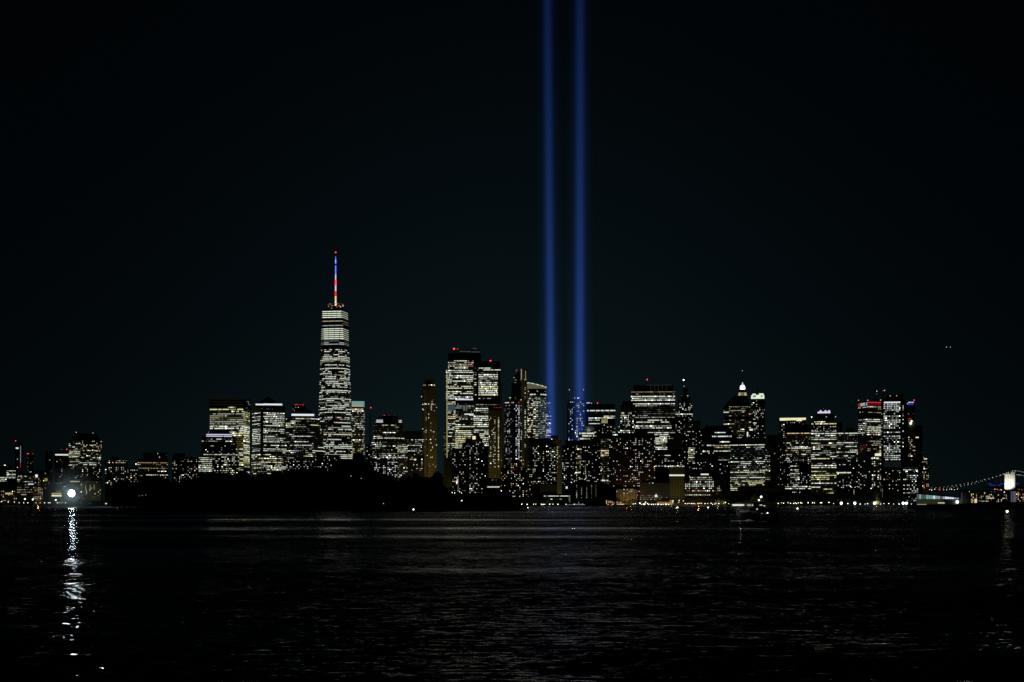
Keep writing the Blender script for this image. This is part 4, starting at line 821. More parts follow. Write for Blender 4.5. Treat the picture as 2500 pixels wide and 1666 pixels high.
b.block(2164, 2206, 964, d=30); b.block(2130, 2166, 975, d=30, v0=4, part='wing'); b.beacon(2173.5, 967, 'W', 4, .9, v=-1); b.beacon(2189, 967, 'A', 4, .9, v=-1); b.beacon(2140.5, 954.5, 'W', 4, 1.1, 975); b.beacon(2140.5, 961.5, 'A', 3, .8); b.beacon(2156, 953.8, 'R', 4, .9, 975); b.beacon(2159.5, 953, 'W', 4, 1.1, 975); b.finish()
b = Bld('office_tower', 'slim dark shaft with a blue lit panel at its top corner', 3330, 2208, 2236, DARK, G_D)
f = b.block(2208, 2233, 979, d=30)[0]
for i in range(2): b.strip(2217.5 + i * 7, 2223.6 + i * 7, 982.5, 989.5, 'B', 3, -.1, 'crown_panel'); b.strip(2217.5 + i * 7, 2223.6 + i * 7, 982, 983.6, 'C', 4, -.7, 'crown_panel')
b.strip(2214.5, 2217, 984, 987.5, 'W', 3, -.1, 'crown_panel'); b.beacon(2231.5, 977, 'R', 5, 1.1); b.dot((b.u(2216), 0, b.u(2232), 0), 990, 1024, .35, 'WAR', 4, 4.6, 4); b.strip(2217, 2226, 1021.5, 1024, 'R', 3, -.2, 'roof_light'); b.finish()
b = Bld('office_tower', 'thin tower with a flaring white roof lamp and faint olive piers below the blue panel', 3270, 2214, 2238, LIME, G_D)
f = b.block(2217, 2235, 1030, d=24)[0]; m = MB(); m.ball((b.u(2223.5), -1, b.z(1034)), 2.2, lit('W', 5), 8, 5); m.build('roof_lamp', b.root); m = MB(); m.ball((b.u(2225.5), -1, b.z(1029)), 1.6, lit('W', 5), 8, 5); m.build('roof_lamp', b.root); b.strip(2218, 2230, 1026, 1031, 'A', 2, .5, 'roof_light')
b.dot(f, 1066, 1071, .95, 'W', 4, 4.4, 3.6, 2.4, 2.2); b.dot(f, 1071, 1124, .32, 'WY', 4, 4.5, 4); b.glow(2226, 1050, -30, 8e3, (1, .9, .4)); b.finish()
b = Bld('office_tower', 'dark slab with dim olive edges at the right end of the tall group', 3380, 2232, 2256, DARK, G_D)
f = b.block(2234, 2252, 1039, d=26)[0]; b.strip(2235.5, 2243, 1067, 1069.6, 'W', 4, -.2, 'lit_window'); b.dot(f, 1066, 1071, .4, 'YW', 3, t0=.5); b.dot(f, 1040, 1200, .04, 'GO', 2); b.finish()
b = Bld('office_building', 'lower base block with regular white window dots right of the tower of light columns', 3190, 2204, 2244, DARK, G_D)
f = b.block(2205, 2242, 1128, d=34)[0]; b.strip(2208, 2240, 1141.5, 1142.4, 'L', 1, -.2, 'ledge_light'); b.dot(f, 1145, 1225, .48, 'WWC', 4, 4.7, 4.1, 2.2, 2.2, .1, .7); b.beacon(2214, 1151, 'W', 5, 1.3, v=-1); b.beacon(2238, 1150, 'W', 5, 1.3, v=-1); b.finish()
b = Bld('apartment_tower', 'slim brown residential tower with amber windows standing alone before the bridge', 3950, 2248, 2272, BRICK, G_D)
f = b.block(2251, 2268, 1126, d=24)[0]; b.block(2254, 2264, 1118, 1127, d=14, v0=4, part='roof_tier'); b.strip(2256, 2263, 1119.6, 1122, 'W', 4, 3, 'roof_light'); b.beacon(2255.5, 1117.5, 'A', 4, 1); b.dot(f, 1126, 1195, .5, 'AYW', 4, 4.2, 3.6); b.glow(2260, 1160, -60, 4e4, (1, .5, .15)); b.finish()

# ------------------------------------------------------------------ front row along the park
G_F = 'mid-rise buildings behind the waterfront park'
b = Bld('office_building', 'cream square-gridded office block with one brilliant row of windows', 3150, 1631, 1674, CREAM, G_F)
f = b.block(1634, 1671, 1140, d=26)[0]; b.dot(f, 1136.5, 1141, .9, 'W', 4, 4.5, 3.2, 1.9, 2.6, 0, 0, off=.8); b.band(f, 1159, 1162.6, 'W', 4, 'strip_window', .0, 1, .4, 12, .12); b.dot(f, 1163, 1200, .02, 'W', 4); b.glow(1652, 1190, -50, 1.6e4, (.9, 1, .35)); b.finish()
b = Bld('hotel', 'stepped reddish hotel with full rows of small bright windows', 3140, 1670, 1746, BRICK, G_F)
f = b.block(1672, 1743, 1180, d=30)[0]; g = b.block(1684, 1739, 1163, 1181, d=24, v0=3, part='upper_wall')[0]; b.dot((b.u(1684), 3, b.u(1739), 3), 1164, 1168.6, .95, 'W', 4, 4.6, 4.4, 2.4, 2.3, 0, 0); b.rib(g, 1169, 1173.6, .9, 'W', 3, 4.6, .4, 2.4, run=9, full=1); b.strip(1711, 1730, 1157, 1160, 'W', 4, 2, 'roof_sign_light')
for y, d in ((1174.5, .8), (1180.3, .98), (1185, .98), (1190.3, .25), (1196.4, .9), (1206.4, .92)): b.dot(f, y, y + 4.6, d, 'WWA' if y > 1195 else 'W', 4, 4.6, 4.4, 2.6, 2.5, .03, .05)
b.dot(f, 1211, 1215, .15, 'A', 3); b.glow(1706, 1205, -40, 2.5e4, (1, .45, .18)); b.finish()
b = Bld('office_building', 'small yellow-lit block tucked right of the reddish hotel', 3160, 1742, 1776, CREAM, G_F)
f = b.block(1743, 1773, 1173, d=24)[0]; b.block(1740, 1772, 1140, 1174, d=20, v0=8, part='upper_wall', mat=STONE); b.dot(f, 1185, 1202, .5, 'WY', 4, 5, 4); b.glow(1752, 1192, -25, 1.2e4, (1, 1, .3)); b.dot(f, 1140, 1165, .12, 'W', 4); b.finish()
b = Bld('office_building', 'long dark mid-rise in front of the green block with two olive-lit storeys', 3150, 1776, 1908, STONE, G_F)
f = b.block(1800, 1906, 1188, d=26)[0]; b.dot(f, 1180, 1190, .15, 'W', 4, off=.6); b.rib(f, 1192, 1200, .1, 'OY', 2, 4.5, dim='O0'); b.glow(1850, 1200, -30, 8e3, (.9, .8, .2)); b.finish()
b = Bld('apartment_building', 'dark brown low block with rows of small windows left of the quay with white decks', 3150, 1180, 1300, BRICK, G_F)
f = b.block(1184, 1222, 1168, d=24)[0]; g = b.block(1222, 1300, 1142, d=24, v0=4, part='wing')[0]; b.band(f, 1188, 1190.6, 'L', 4, 'strip_window', .15, .95, .4, 14, .3); b.dot(f, 1170, 1174, .6, 'W', 3, t0=.2); b.dot(g, 1122, 1215, .34, 'WWA', 4, 4.4, 4.2, off=.6); b.strip(1246, 1262, 1145.4, 1147.4, 'R', 2, 3, 'lit_sign'); b.finish()
b = Bld('office_building', 'low building outlined by white window dashes and a greenish light column at its corner', 3140, 1318, 1394, DARK, G_F)
f = b.block(1318, 1392, 1206, d=26)[0]; b.rib(f, 1209.5, 1213.5, .7, 'W', 4, 4, .5, 2.4, t0=.12, run=4, full=1); b.rib(f, 1217, 1221.5, .5, 'W', 4, 4.4, .5, 2.4, t0=.35, t1=.72, run=3); b.strip(1388.5, 1392, 1211, 1228, 'L', 2, -.3, 'corner_light'); b.block(1318, 1360, 1184, 1207, d=20, v0=4, part='upper_wall', mat=LIME); b.glow(1340, 1196, -20, 3e3, (.9, 1, .2), 2); b.finish()
b = Bld('apartment_building', 'dark slab with faint ladder-like columns of windows above the moored ferry', 3150, 1396, 1462, DARK, G_F)
f = b.block(1396, 1462, 1176, d=26)[0]
for t in (.15, .33, .52, .70, .86): b.dot(f, 1184, 1218, .85, 'WC', 3, 4.2, 3, 1.6, 2, 0, .2, t0=t, t1=t + .06)
b.dot(f, 1160, 1182, .2, 'W', 4, off=.6); b.strip(1381.5, 1385.5, 1188, 1193.5, 'C', 4, -.4, 'lit_window'); b.finish()
b = Bld('office_building', 'amber-tinted old stone block behind the lamps of the park', 3150, 1500, 1640, LIME, G_F)
f = b.block(1504, 1556, 1194, d=26)[0]; g = b.block(1562, 1634, 1180, d=26, v0=4, part='wing', mat=STONE)[0]; b.dot(f, 1193, 1207, .35, 'W', 4, 4.8, 4.4); b.dot(f, 1208, 1222, .1, 'A', 3); b.dot(g, 1196, 1203, .5, 'W', 4, 4.6, 4); b.dot(g, 1208, 1222, .5, 'WA', 3, 4.6, 4.2); b.glow(1530, 1215, -30, 6e3, (1, .65, .2)); b.finish()
b = Bld('office_building', 'unlit filler block with sparse lights between the freckled tower and the stepped hotel', 3220, 1600, 1690, STONE, G_F)
f = b.block(1596, 1690, 1128, d=24)[0]; b.dot(f, 1130, 1170, .14, 'W', 4); b.finish()
b = Bld('apartment_building', 'dark quayside block below the white-dotted tower with a sprinkle of windows', 3140, 2060, 2160, DARK, G_F)
f = b.block(2066, 2150, 1192, d=24)[0]; b.dot(f, 1150, 1215, .12, 'W', 4, off=.6); b.finish()

# ------------------------------------------------------------------ the two memorial light beams
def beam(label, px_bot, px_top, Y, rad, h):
    m, t = nodemat('blue glowing beam volume')  # the volume itself glows, standing in for searchlights scattering in haze
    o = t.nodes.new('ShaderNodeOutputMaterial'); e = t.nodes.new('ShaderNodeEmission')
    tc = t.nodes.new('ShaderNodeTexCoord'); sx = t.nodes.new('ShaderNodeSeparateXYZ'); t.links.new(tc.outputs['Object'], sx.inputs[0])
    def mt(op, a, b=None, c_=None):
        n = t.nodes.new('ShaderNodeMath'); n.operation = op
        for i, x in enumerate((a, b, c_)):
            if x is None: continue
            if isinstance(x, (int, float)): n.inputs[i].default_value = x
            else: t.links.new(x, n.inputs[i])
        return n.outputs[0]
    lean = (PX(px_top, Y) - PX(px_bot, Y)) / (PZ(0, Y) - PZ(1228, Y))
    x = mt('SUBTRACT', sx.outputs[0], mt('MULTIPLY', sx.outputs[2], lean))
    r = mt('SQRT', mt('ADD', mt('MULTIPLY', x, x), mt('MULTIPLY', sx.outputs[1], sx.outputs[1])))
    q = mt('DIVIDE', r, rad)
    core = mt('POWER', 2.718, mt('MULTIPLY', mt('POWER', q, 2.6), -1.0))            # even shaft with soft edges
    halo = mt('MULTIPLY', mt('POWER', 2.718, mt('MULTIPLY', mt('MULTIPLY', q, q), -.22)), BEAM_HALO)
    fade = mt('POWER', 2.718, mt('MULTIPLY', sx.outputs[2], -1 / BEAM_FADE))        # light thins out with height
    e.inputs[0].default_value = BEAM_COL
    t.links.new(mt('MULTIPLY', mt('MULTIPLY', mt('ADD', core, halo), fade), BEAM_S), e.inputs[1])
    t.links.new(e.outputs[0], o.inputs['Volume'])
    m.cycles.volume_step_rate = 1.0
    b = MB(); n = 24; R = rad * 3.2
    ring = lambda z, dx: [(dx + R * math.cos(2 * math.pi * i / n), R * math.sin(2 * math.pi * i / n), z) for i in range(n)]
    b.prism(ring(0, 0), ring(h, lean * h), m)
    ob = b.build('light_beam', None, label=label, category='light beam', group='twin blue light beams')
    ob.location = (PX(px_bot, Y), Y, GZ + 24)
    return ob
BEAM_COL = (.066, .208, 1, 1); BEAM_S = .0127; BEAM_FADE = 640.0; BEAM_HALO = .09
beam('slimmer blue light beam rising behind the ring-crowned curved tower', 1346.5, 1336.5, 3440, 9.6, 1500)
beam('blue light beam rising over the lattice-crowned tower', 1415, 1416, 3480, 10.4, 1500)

# ------------------------------------------------------------------ trees
LEAF = surf('dark foliage', (.035, .055, .02), .8, scale=.6, var=.5)
BARK = surf('tree bark', (.06, .045, .03), .9)
def tree_proto(seed, hgt=18, wid=14, trunk=.3, bush=False):
    R = random.Random(seed); root = empty('tree', (0, 0, 0))
    b = MB(); 
    b.tube((0, 0, -1), (R.uniform(-.4, .4), 0, hgt * trunk), .5, .34, BARK, 7); b.tube((0, 0, hgt * trunk), (R.uniform(-1, 1), R.uniform(-1, 1), hgt * .75), .34, .1, BARK, 6)
    blobs = []
    for i in range(11):
        a = R.uniform(0, 6.28); rr = wid / 2 * R.uniform(.15, .72); z = hgt * R.uniform(trunk + .12, .9); k = 1 - .55 * max(0, (z / hgt - .5) * 2)
        blobs.append((rr * k * math.cos(a), rr * k * math.sin(a), z, wid * R.uniform(.16, .28)))
    blobs.append((0, 0, hgt * .6, wid * .3)); blobs.append((R.uniform(-1, 1), 0, hgt * .86, wid * .17))
    for x, y, z, r in blobs[:6]: b.tube((0, 0, hgt * trunk * R.uniform(.8, 1.1)), (x, y, z), .2, .05, BARK, 5)
    b.build('trunk', root)
    c_ = MB()
    for x, y, z, r in blobs:
        for i in range(int(70)):
            d = Vector((R.gauss(0, 1), R.gauss(0, 1), R.gauss(0, 1))).normalized() * r * R.uniform(.55, 1.12)
            p = Vector((x, y, z)) + d; n = Vector((R.gauss(0, 1), R.gauss(0, 1), R.gauss(0, 1))).normalized(); a = n.orthogonal().normalized(); e = n.cross(a); s_ = R.uniform(.45, 1.0)
            if p.z < .3: continue
            c_.quad([p + a * s_, p + e * s_ * .7, p - a * s_, p - e * s_ * .7], LEAF)
    for x, y, z, r in blobs: c_.ball((x, y, z), r * .78, LEAF, 7, 5)
    c_.build('crown', root)
    return root
protos = [tree_proto(100 + i, 18, 13 + i % 3 * 2) for i in range(6)]
used = [False] * 6
def put_tree(px, Y, ytop, label, group, base=GZ, w=1.0, name='tree', R=rnd):
    i = R.randrange(6); o = protos[i] if not used[i] else copy_tree(protos[i]); used[i] = True
    hgt = PZ(ytop, Y) - base; s_ = max(.15, hgt / 17.6)
    o.location = (PX(px, Y), Y, base); o.scale = (s_ * w, s_ * w, s_); o.rotation_euler = (0, 0, R.uniform(0, 6.28))
    o['label'] = label; o['category'] = 'tree'; o['group'] = group
PROF = [(272, 1226), (284, 1192), (300, 1184), (330, 1180), (360, 1174), (420, 1171), (470, 1173), (505, 1163), (560, 1163), (610, 1165), (655, 1161), (690, 1152), (730, 1153), (775, 1150), (805, 1149), (828, 1138), (848, 1126), (872, 1130), (892, 1150),
        (930, 1166), (975, 1170), (1010, 1168), (1040, 1160), (1065, 1160), (1085, 1180), (1105, 1197), (1125, 1211), (1150, 1204), (1190, 1198), (1213, 1201), (1230, 1208), (1250, 1217), (1268, 1228), (1290, 1240)]
def prof(x):
    for (a, ya), (c_, yc) in zip(PROF, PROF[1:]):
        if a <= x <= c_: return ya + (yc - ya) * (x - a) / (c_ - a)
    return 1240
IY = 1090
# the wooded island: a low mound with a broken shore
def island():
    b = MB(); n = 60; m = LANDM; x0, x1 = 268, 1300
    rows = [(-14, -1.0), (0, .8), (14, 2.0), (40, 5.0), (80, 7.0), (140, 5), (200, -1)]
    R = random.Random(4); pts = []
    for j, (dy, z) in enumerate(rows):
        r = []
        for i in range(n + 1):
            px = x0 + (x1 - x0) * i / n; e = min(1, min(i, n - i) / 5.0); zz = -1 + (z + 1) * e
            cap = (PZ(prof(px), IY) - 4) if x0 < px < x1 else 0
            r.append((PX(px, IY + dy * .3), IY + dy + R.uniform(-4, 4) * (j < 3), min(zz, max(.6, cap)) + R.uniform(-.15, .15)))
        pts.append(r)
    for j in range(len(rows) - 1):
        for i in range(n): b.quad([pts[j][i], pts[j][i + 1], pts[j + 1][i + 1], pts[j + 1][i]], m)
    b.build('island', None, kind='structure')
island()
GI = 'trees on the dark island'
R2 = random.Random(77)
x = 276.0
while x < 1284:
    Y = IY + R2.choice((30, 45, 60, 80)); y = prof(x) + R2.choice((-5, -3, -1, 0, 2, 5, 9, 13))
    base = 3 if 300 < x < 1230 else .6
    if PZ(y, Y) > base + 2: put_tree(x, Y, y, 'dark leafy tree in the black wooded island', GI, base, R2.uniform(.6, 1.05), R=R2)
    x += R2.uniform(4.5, 8.5) * (1.6 if prof(x) < 1180 else 1.0)
x = 280.0
while x < 1280:                      # lower growth along the shore
    Y = IY + R2.choice((6, 12, 18)); y = prof(x) + (1244 - prof(x)) * R2.uniform(.35, .6)
    if PZ(y, Y) > 1.5: put_tree(x, Y, y, 'dark leafy tree in the black wooded island', GI, 1.0, R2.uniform(1.2, 1.7), R=R2)
    x += R2.uniform(9, 14)
GP = 'trees of the waterfront park'
for (xa, xb, ya, yb, st) in ((1640, 1672, 1222, 1216, 8), (1672, 1745, 1213, 1215, 8), (1742, 1782, 1204, 1202, 8), (1796, 1830, 1206, 1196, 8), (1830, 1868, 1196, 1208, 8), (1868, 1985, 1212, 1208, 8), (1985, 2130, 1210, 1212, 8), (2130, 2232, 1216, 1220, 8), (1262, 1400, 1222, 1224, 10), (1440, 1640, 1226, 1224, 9)):
    x = xa
    while x < xb:
        y = ya + (yb - ya) * (x - xa) / max(1, xb - xa) + R2.uniform(-2, 5)
        put_tree(x, 3133 + R2.uniform(-4, 5), y, 'dark park tree behind the row of waterfront lamps', GP, GZ, R2.uniform(.8, 1.3), R=R2); x += st * R2.uniform(.7, 1.35)

# low black point of land on the right, in front of the bridge
def low_point():
    b = MB(); n = 40; R = random.Random(9); x0, x1 = 2215, 2700; pts = []
    for j, (dy, k) in enumerate(((-10, -.6), (0, .12), (8, .5), (25, 1), (70, .8), (130, -.5))):
        r = []
        for i in range(n + 1):
            px = x0 + (x1 - x0) * i / n; top = PZ(1236 - 9.5 * min(1, (px - x0) / 260.0), 1500)
            r.append((PX(px, 1500 + dy), 1500 + dy + R.uniform(-3, 3), (top * k if k > 0 else -.8) + (R.uniform(-.3, .5) if 1 < j < 5 else 0)))
        pts.append(r)
    for j in range(5):
        for i in range(n): b.quad([pts[j][i], pts[j][i + 1], pts[j + 1][i + 1], pts[j + 1][i]], LANDM)
    b.build('headland', None, kind='structure')
low_point()

# ------------------------------------------------------------------ lamps
def lamp_proto(r, hue, l, hgt, name='street_lamp'):
    root = empty(name, (0, 0, 0)); b = MB(); b.tube((0, 0, 0), (0, 0, hgt - r * .7), .14, .09, STEEL, 5); b.build('pole', root)
    b = MB(); b.ball((0, 0, hgt), r, lit(hue, l), 8, 5); b.build('lamp_head', root); return root
LP = {}
def lamp(px, py, Y, r=1.0, hue='W', l=5, label='small white lamp on the dark quay', group='lamps along the waterfront park', base=GZ, name='street_lamp'):
    hgt = max(.8, PZ(py, Y) - base); r = r * (.75 if r < 1.5 else .9); k = (r, hue, l, round(hgt, 1), name)
    if k not in LP: LP[k] = o = lamp_proto(r, hue, l, hgt, name)
    else: o = copy_tree(LP[k])
    o.location = (PX(px, Y), Y, base); o['label'] = label; o['category'] = 'lamp'; o['group'] = group
    return o
LW = 'small white lamp along the western quay'; GW = 'lamps along the western quay'
for x, y in ((4, 1225), (20, 1226), (35, 1226), (47, 1228), (58, 1228), (68, 1228), (88, 1228), (98, 1228), (109, 1228), (118, 1228), (122, 1228), (140, 1228), (145, 1228), (151, 1228), (160, 1228)): lamp(x, y, 3066, rnd.choice((.7, .9, 1.0)), 'W', 5, LW, GW)
for x, y in ((61, 1219), (80, 1220), (136, 1221)): lamp(x, y, 3070, 1.7, 'L', 5, 'taller brighter lamp standing above the western quay', 'taller lamps of the western quay')
LE = 'small lamp along the downtown waterfront park'
for x in (1256, 1270, 1274, 1287, 1303, 1308, 1322, 1326, 1330, 1342, 1350, 1362, 1382, 1402, 1422): lamp(x, 1231.6 + rnd.uniform(-.3, .3), 3124, rnd.choice((.9, 1.2, 1.3)), rnd.choice('YWL'), 5, LE)
for x, y in ((1546, 1231), (1551, 1230), (1562, 1229), (1566, 1233), (1571, 1232), (1574, 1231), (1576, 1226.5), (1581, 1230), (1584, 1234), (1590, 1234), (1595, 1234.4), (1600, 1234.4), (1607, 1234), (1614, 1234.4), (1619, 1234), (1626, 1234.3), (1632, 1234.3), (1643, 1223.5), (1643, 1228),
             (1657, 1227), (1658, 1222.5), (1668, 1223.5), (1673, 1230), (1678, 1230.4), (1680, 1229), (1684, 1229.5), (1689, 1230), (1693, 1229.6), (1696, 1230.3), (1704, 1230), (1708, 1229), (1712, 1229.4), (1721, 1230), (1728, 1229.8), (1736, 1229), (1740, 1232), (1745, 1231), (1748, 1229), (1755, 1230), (1767, 1229), (1771, 1227), (1779, 1230),
             (1900, 1229.6), (1908, 1228), (1913, 1229), (1924, 1228), (1930, 1229), (1938, 1229.5), (1942, 1228), (1945, 1230), (1949, 1228), (1955, 1228), (1958, 1229), (1973, 1228), (1984, 1228), (1988, 1228), (2003, 1228), (2006, 1228), (2024, 1227), (2035, 1230), (2070, 1230), (2100, 1231), (2112, 1231), (2118, 1230), (2150, 1231), (2158, 1230), (2170, 1230), (2182, 1231), (2195, 1231), (2225, 1231)):
    lamp(x, y, 3124 + rnd.uniform(-1.5, 2), rnd.choice((.8, 1.0, 1.2)) * (1.25 if 1560 < x < 1640 else 1), rnd.choice('WWYA' if x < 2040 else 'WC'), 5, LE)
for x in (2054, 2087, 2135, 2205, 2213): lamp(x, 1229, 3122, 3.1, 'C', 5, 'glaring white floodlamp on the quay of the downtown park', 'glaring floodlamps of the quay')
for x in (1258, 1262, 1300, 1318, 1340): pass
# bridge approach and far-shore lamps
for i in range(34):
    x = rnd.uniform(2345, 2500); y = rnd.uniform(1200, 1228); lamp(x, y, 4800, rnd.choice((.8, 1.1, 1.5)), rnd.choice('WWYAA'), 5 if rnd.random() < .5 else 4, 'small light on the far shore beyond the bridge', 'lights of the far shore')

# the blazing floodlight on the western pier
fx, fY = 174.5, 1800
t = empty('floodlight_mast', (PX(fx, fY), fY, 1.6), 0, 'blazing white floodlight on the western pier, the brightest lamp of all', 'floodlight')
hz = PZ(1205, fY) - 1.6
m = MB()
for dx, dy in ((-1, -1), (1, -1), (1, 1), (-1, 1)): m.tube((dx * 1.6, dy * 1.6 + 3, -.2), (dx * .8, dy * .8 + 3, hz + 4), .16, .12, STEEL, 5)
for z in (3, 7, 11, 15):
    if z < hz + 3: m.tube((-1.4, 1.5, z), (1.4, 1.5, z + 2), .08, .08, STEEL, 4); m.tube((1.4, 4.4, z), (-1.4, 4.4, z + 2), .08, .08, STEEL, 4)
m.build('lattice_mast', t)
m = MB(); m.box(-3.6, 3.6, .6, 1.2, hz - 3.6, hz + 3.6, STEEL); m.build('lamp_frame', t)
for i in range(5):
    for j in range(5):
        if (i - 2) ** 2 + (j - 2) ** 2 > 5: continue
        m = MB(); m.ball(((i - 2) * 1.45, 0, hz + (j - 2) * 1.45), .84, lit('C', 6), 10, 6); m.build('lamp_head', t)
def added_halo_mist():  # made-up ball of haze, added for a halo round the floodlight
    m, tt = nodemat('added glow haze'); o = tt.nodes.new('ShaderNodeOutputMaterial'); v = tt.nodes.new('ShaderNodeVolumePrincipled')
    v.inputs['Color'].default_value = (.75, .97, 1, 1); 
    tc = tt.nodes.new('ShaderNodeTexCoord'); ln = tt.nodes.new('ShaderNodeVectorMath'); ln.operation = 'LENGTH'; mr = tt.nodes.new('ShaderNodeMapRange')
    mr.inputs[1].default_value = 8; mr.inputs[2].default_value = 52; mr.inputs[3].default_value = HALO_DENSITY; mr.inputs[4].default_value = 0
    mr.interpolation_type = 'SMOOTHERSTEP'; tt.links.new(tc.outputs['Object'], ln.inputs[0]); tt.links.new(ln.outputs['Value'], mr.inputs[0]); tt.links.new(mr.outputs[0], v.inputs['Density'])
    m.cycles.volume_step_rate = 6.0
    v.inputs['Anisotropy'].default_value = .3
    tt.links.new(v.outputs[0], o.inputs['Volume'])
    b = MB(); b.ball((0, 0, 0), 52, m, 32, 18, 1); ob = b.build('added_halo_mist', None, kind='stuff'); ob.location = (PX(174.5, 1800), 1800, 17.5)
HALO_DENSITY = .0032
added_halo_mist()
b = Bld('pier_shed', 'low teal-lit shed at the end of the western pier right of the blazing floodlight', 1830, 196, 262, surf('painted metal', (.03, .075, .085), .6), None, 'shed')
b.Y = 1830; f = b.block(200, 262, 1222, d=14)[0]; b.strip(218, 221.5, 1229, 1230.2, 'L', 2, -.2, 'lit_window'); b.strip(257, 261, 1229, 1231, 'W', 4, -.2, 'lit_window'); b.finish()
lamp(286, 1228.6, 1770, 1.6, 'C', 5, 'single bright lamp at the near end of the western pier beside the island', 'lamps of the western pier', 1.6)
b = Bld('jetty_walkway', 'thin pale lit jetty leading from the bright pier lamp to the island', 1500, 290, 324, CONC, None, 'jetty')
m = MB(); m.box(b.u(292), b.u(316), -1, 1, b.z(1228), b.z(1227), lit('W', 2)); m.box(b.u(290), b.u(324), -1.2, 1.4, b.z(1229), b.z(1228.1), CONC); m.build('deck', b.root)
for x in (294, 304, 314): m = MB(); m.tube((b.u(x), 0, -3), (b.u(x), 0, b.z(1229)), .25, .25, CONC, 6); m.build('pile', b.root)

# ------------------------------------------------------------------ island flag, kiosk lights
fY = 1120
t = empty('flagpole', (PX(1118.3, fY), fY, 2), 0, 'tall white flagpole flying a striped flag, standing on the dark island', 'flagpole')
zt_, zb_ = PZ(1160, fY) - 2, PZ(1214, fY) - 2
m = MB(); m.tube((0, 0, -.5), (0, 0, zt_), .16, .07, lit('W', 3), 6); m.build('pole', t)  # pole glows by itself, its lit look put into the material
m = MB(); zf0, zf1 = PZ(1162, fY) - 2, PZ(1184, fY) - 2; k = fY / F; nx, nz = 8, 13
RED = surf('flag red', (.35, .02, .03), .8); WHT = surf('flag white', (.8, .8, .8), .8); BLU = surf('flag blue', (.02, .03, .2), .8)
def fp(u, v):      # a limp flag: hoist along the pole, fly hanging down in folds
    s_ = 1 - abs(v - .6) * .9
    return (-(u * 5.6 * k) * max(.15, s_) , math.sin(u * 7 + v * 3) * .25, zf0 + (zf1 - zf0) * (v * .72 + u * .28))
for i in range(nx):
    for j in range(nz):
        mt_ = BLU if (i < 3 and j < 7) else (RED if j % 2 == 0 else WHT)
        if mt_ is BLU and (i + j) % 2 == 0: mt_ = surf('flag stars', (.4, .42, .55), .8)
        m.quad([fp(i / nx, (j + 1) / nz), fp((i + 1) / nx, (j + 1) / nz), fp((i + 1) / nx, j / nz), fp(i / nx, j / nz)], mt_)
m.build('flag', t)
m = MB(); m.box(-1.2, -.7, -3.4, -3, .2, .6, STEEL); m.build('floodlight', t)
l = bpy.data.lights.new('flag_spot', 'SPOT'); l.energy = 5e3; l.spot_size = math.radians(60); l.color = (1, 1, .95)
o = bpy.data.objects.new('flag_spot', l); o.parent = t; o.location = (-1, -6, zf1 - 2); o.rotation_euler = (math.radians(136), 0, 0); COL.objects.link(o)
GIL = 'small lamps glimmering on the island'
for x, y in ((1104, 1203), (1110, 1204), (1122, 1201), (1127, 1204), (1128, 1222), (1127, 1223.5), (936, 1230), (882, 1168), (857, 1162.5), (340, 1211), (347, 1210), (356, 1209)):
    lamp(x, y, 1078, .32 if x > 360 else .22, 'W', 5 if x > 1100 else 4, 'tiny lamp glimmering low among the island trees', GIL, .8)

# ------------------------------------------------------------------ waterfront: old fort, pavilion, ferries, terminal
b = Bld('stone_fort', 'low round sandstone fort glowing gold on the waterfront', 3128, 1596, 1648, surf('sandstone', (.42, .30, .17), .9), None, 'fort')
f = b.block(1603, 1636, 1225.5, d=20)[0]; m = MB(); m.box(b.u(1634), b.u(1642), -1.5, 6, -.5, b.z(1221), surf('sandstone', (.42, .30, .17), .9)); m.build('gatehouse', b.root)
m = MB()
for i in range(11): m.box(b.u(1604 + i * 3), b.u(1605.6 + i * 3), -.2, .8, b.z(1225.5), b.z(1224.4), surf('sandstone', (.42, .30, .17), .9))
m.build('battlements', b.root); b.strip(1634, 1641, 1230, 1235, 'Y', 3, -1.6, 'lit_gate'); b.glow(1615, 1230, -9, 2.2e3, (1, .72, .2), .6); b.glow(1638, 1230, -9, 2.6e3, (1, .8, .3), .6); b.finish()
b = Bld('chapel', 'small floodlit white steeple rising above the park lamps', 3150, 1596, 1608, WHITEP, None, 'chapel')
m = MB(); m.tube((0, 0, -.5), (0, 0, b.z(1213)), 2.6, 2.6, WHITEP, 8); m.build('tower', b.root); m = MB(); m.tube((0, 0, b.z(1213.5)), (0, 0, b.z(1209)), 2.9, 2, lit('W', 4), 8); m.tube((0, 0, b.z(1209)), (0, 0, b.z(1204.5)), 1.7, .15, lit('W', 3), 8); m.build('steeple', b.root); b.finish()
b = Bld('pier_building', 'orange-lit timber pier house with a slim clock turret on the waterfront', 3126, 1476, 1528, BRICK, None, 'pier house')
f = b.block(1480, 1524, 1231, d=12)[0]; b.pyramid(1479, 1500, 1228, 1484, 1496, 1222, surf('terracotta', (.3, .1, .04), .8), 12); m = MB(); m.box(b.u(1480), b.u(1483), -.5, 3, -.5, b.z(1219), BRICK); m.build('turret', b.root)
b.strip(1480, 1481.4, 1222, 1230, 'A', 4, -.6, 'lit_edge'); b.strip(1485, 1492, 1224, 1227.5, 'A', 3, -.2, 'lit_gable'); b.rib(f, 1230, 1236.5, .6, 'AYW', 4, 3.2, .6, 2.0, run=2)
for x in (1494, 1499, 1506, 1511, 1515): b.strip(x, x + 1, 1225 + (x % 3), 1229, 'A', 4, -.2, 'lit_window')
b.beacon(1484, 1221, 'R', 3, .8, v=2); b.glow(1490, 1230, -8, 1.5e3, (1, .4, .12), .6); b.finish()
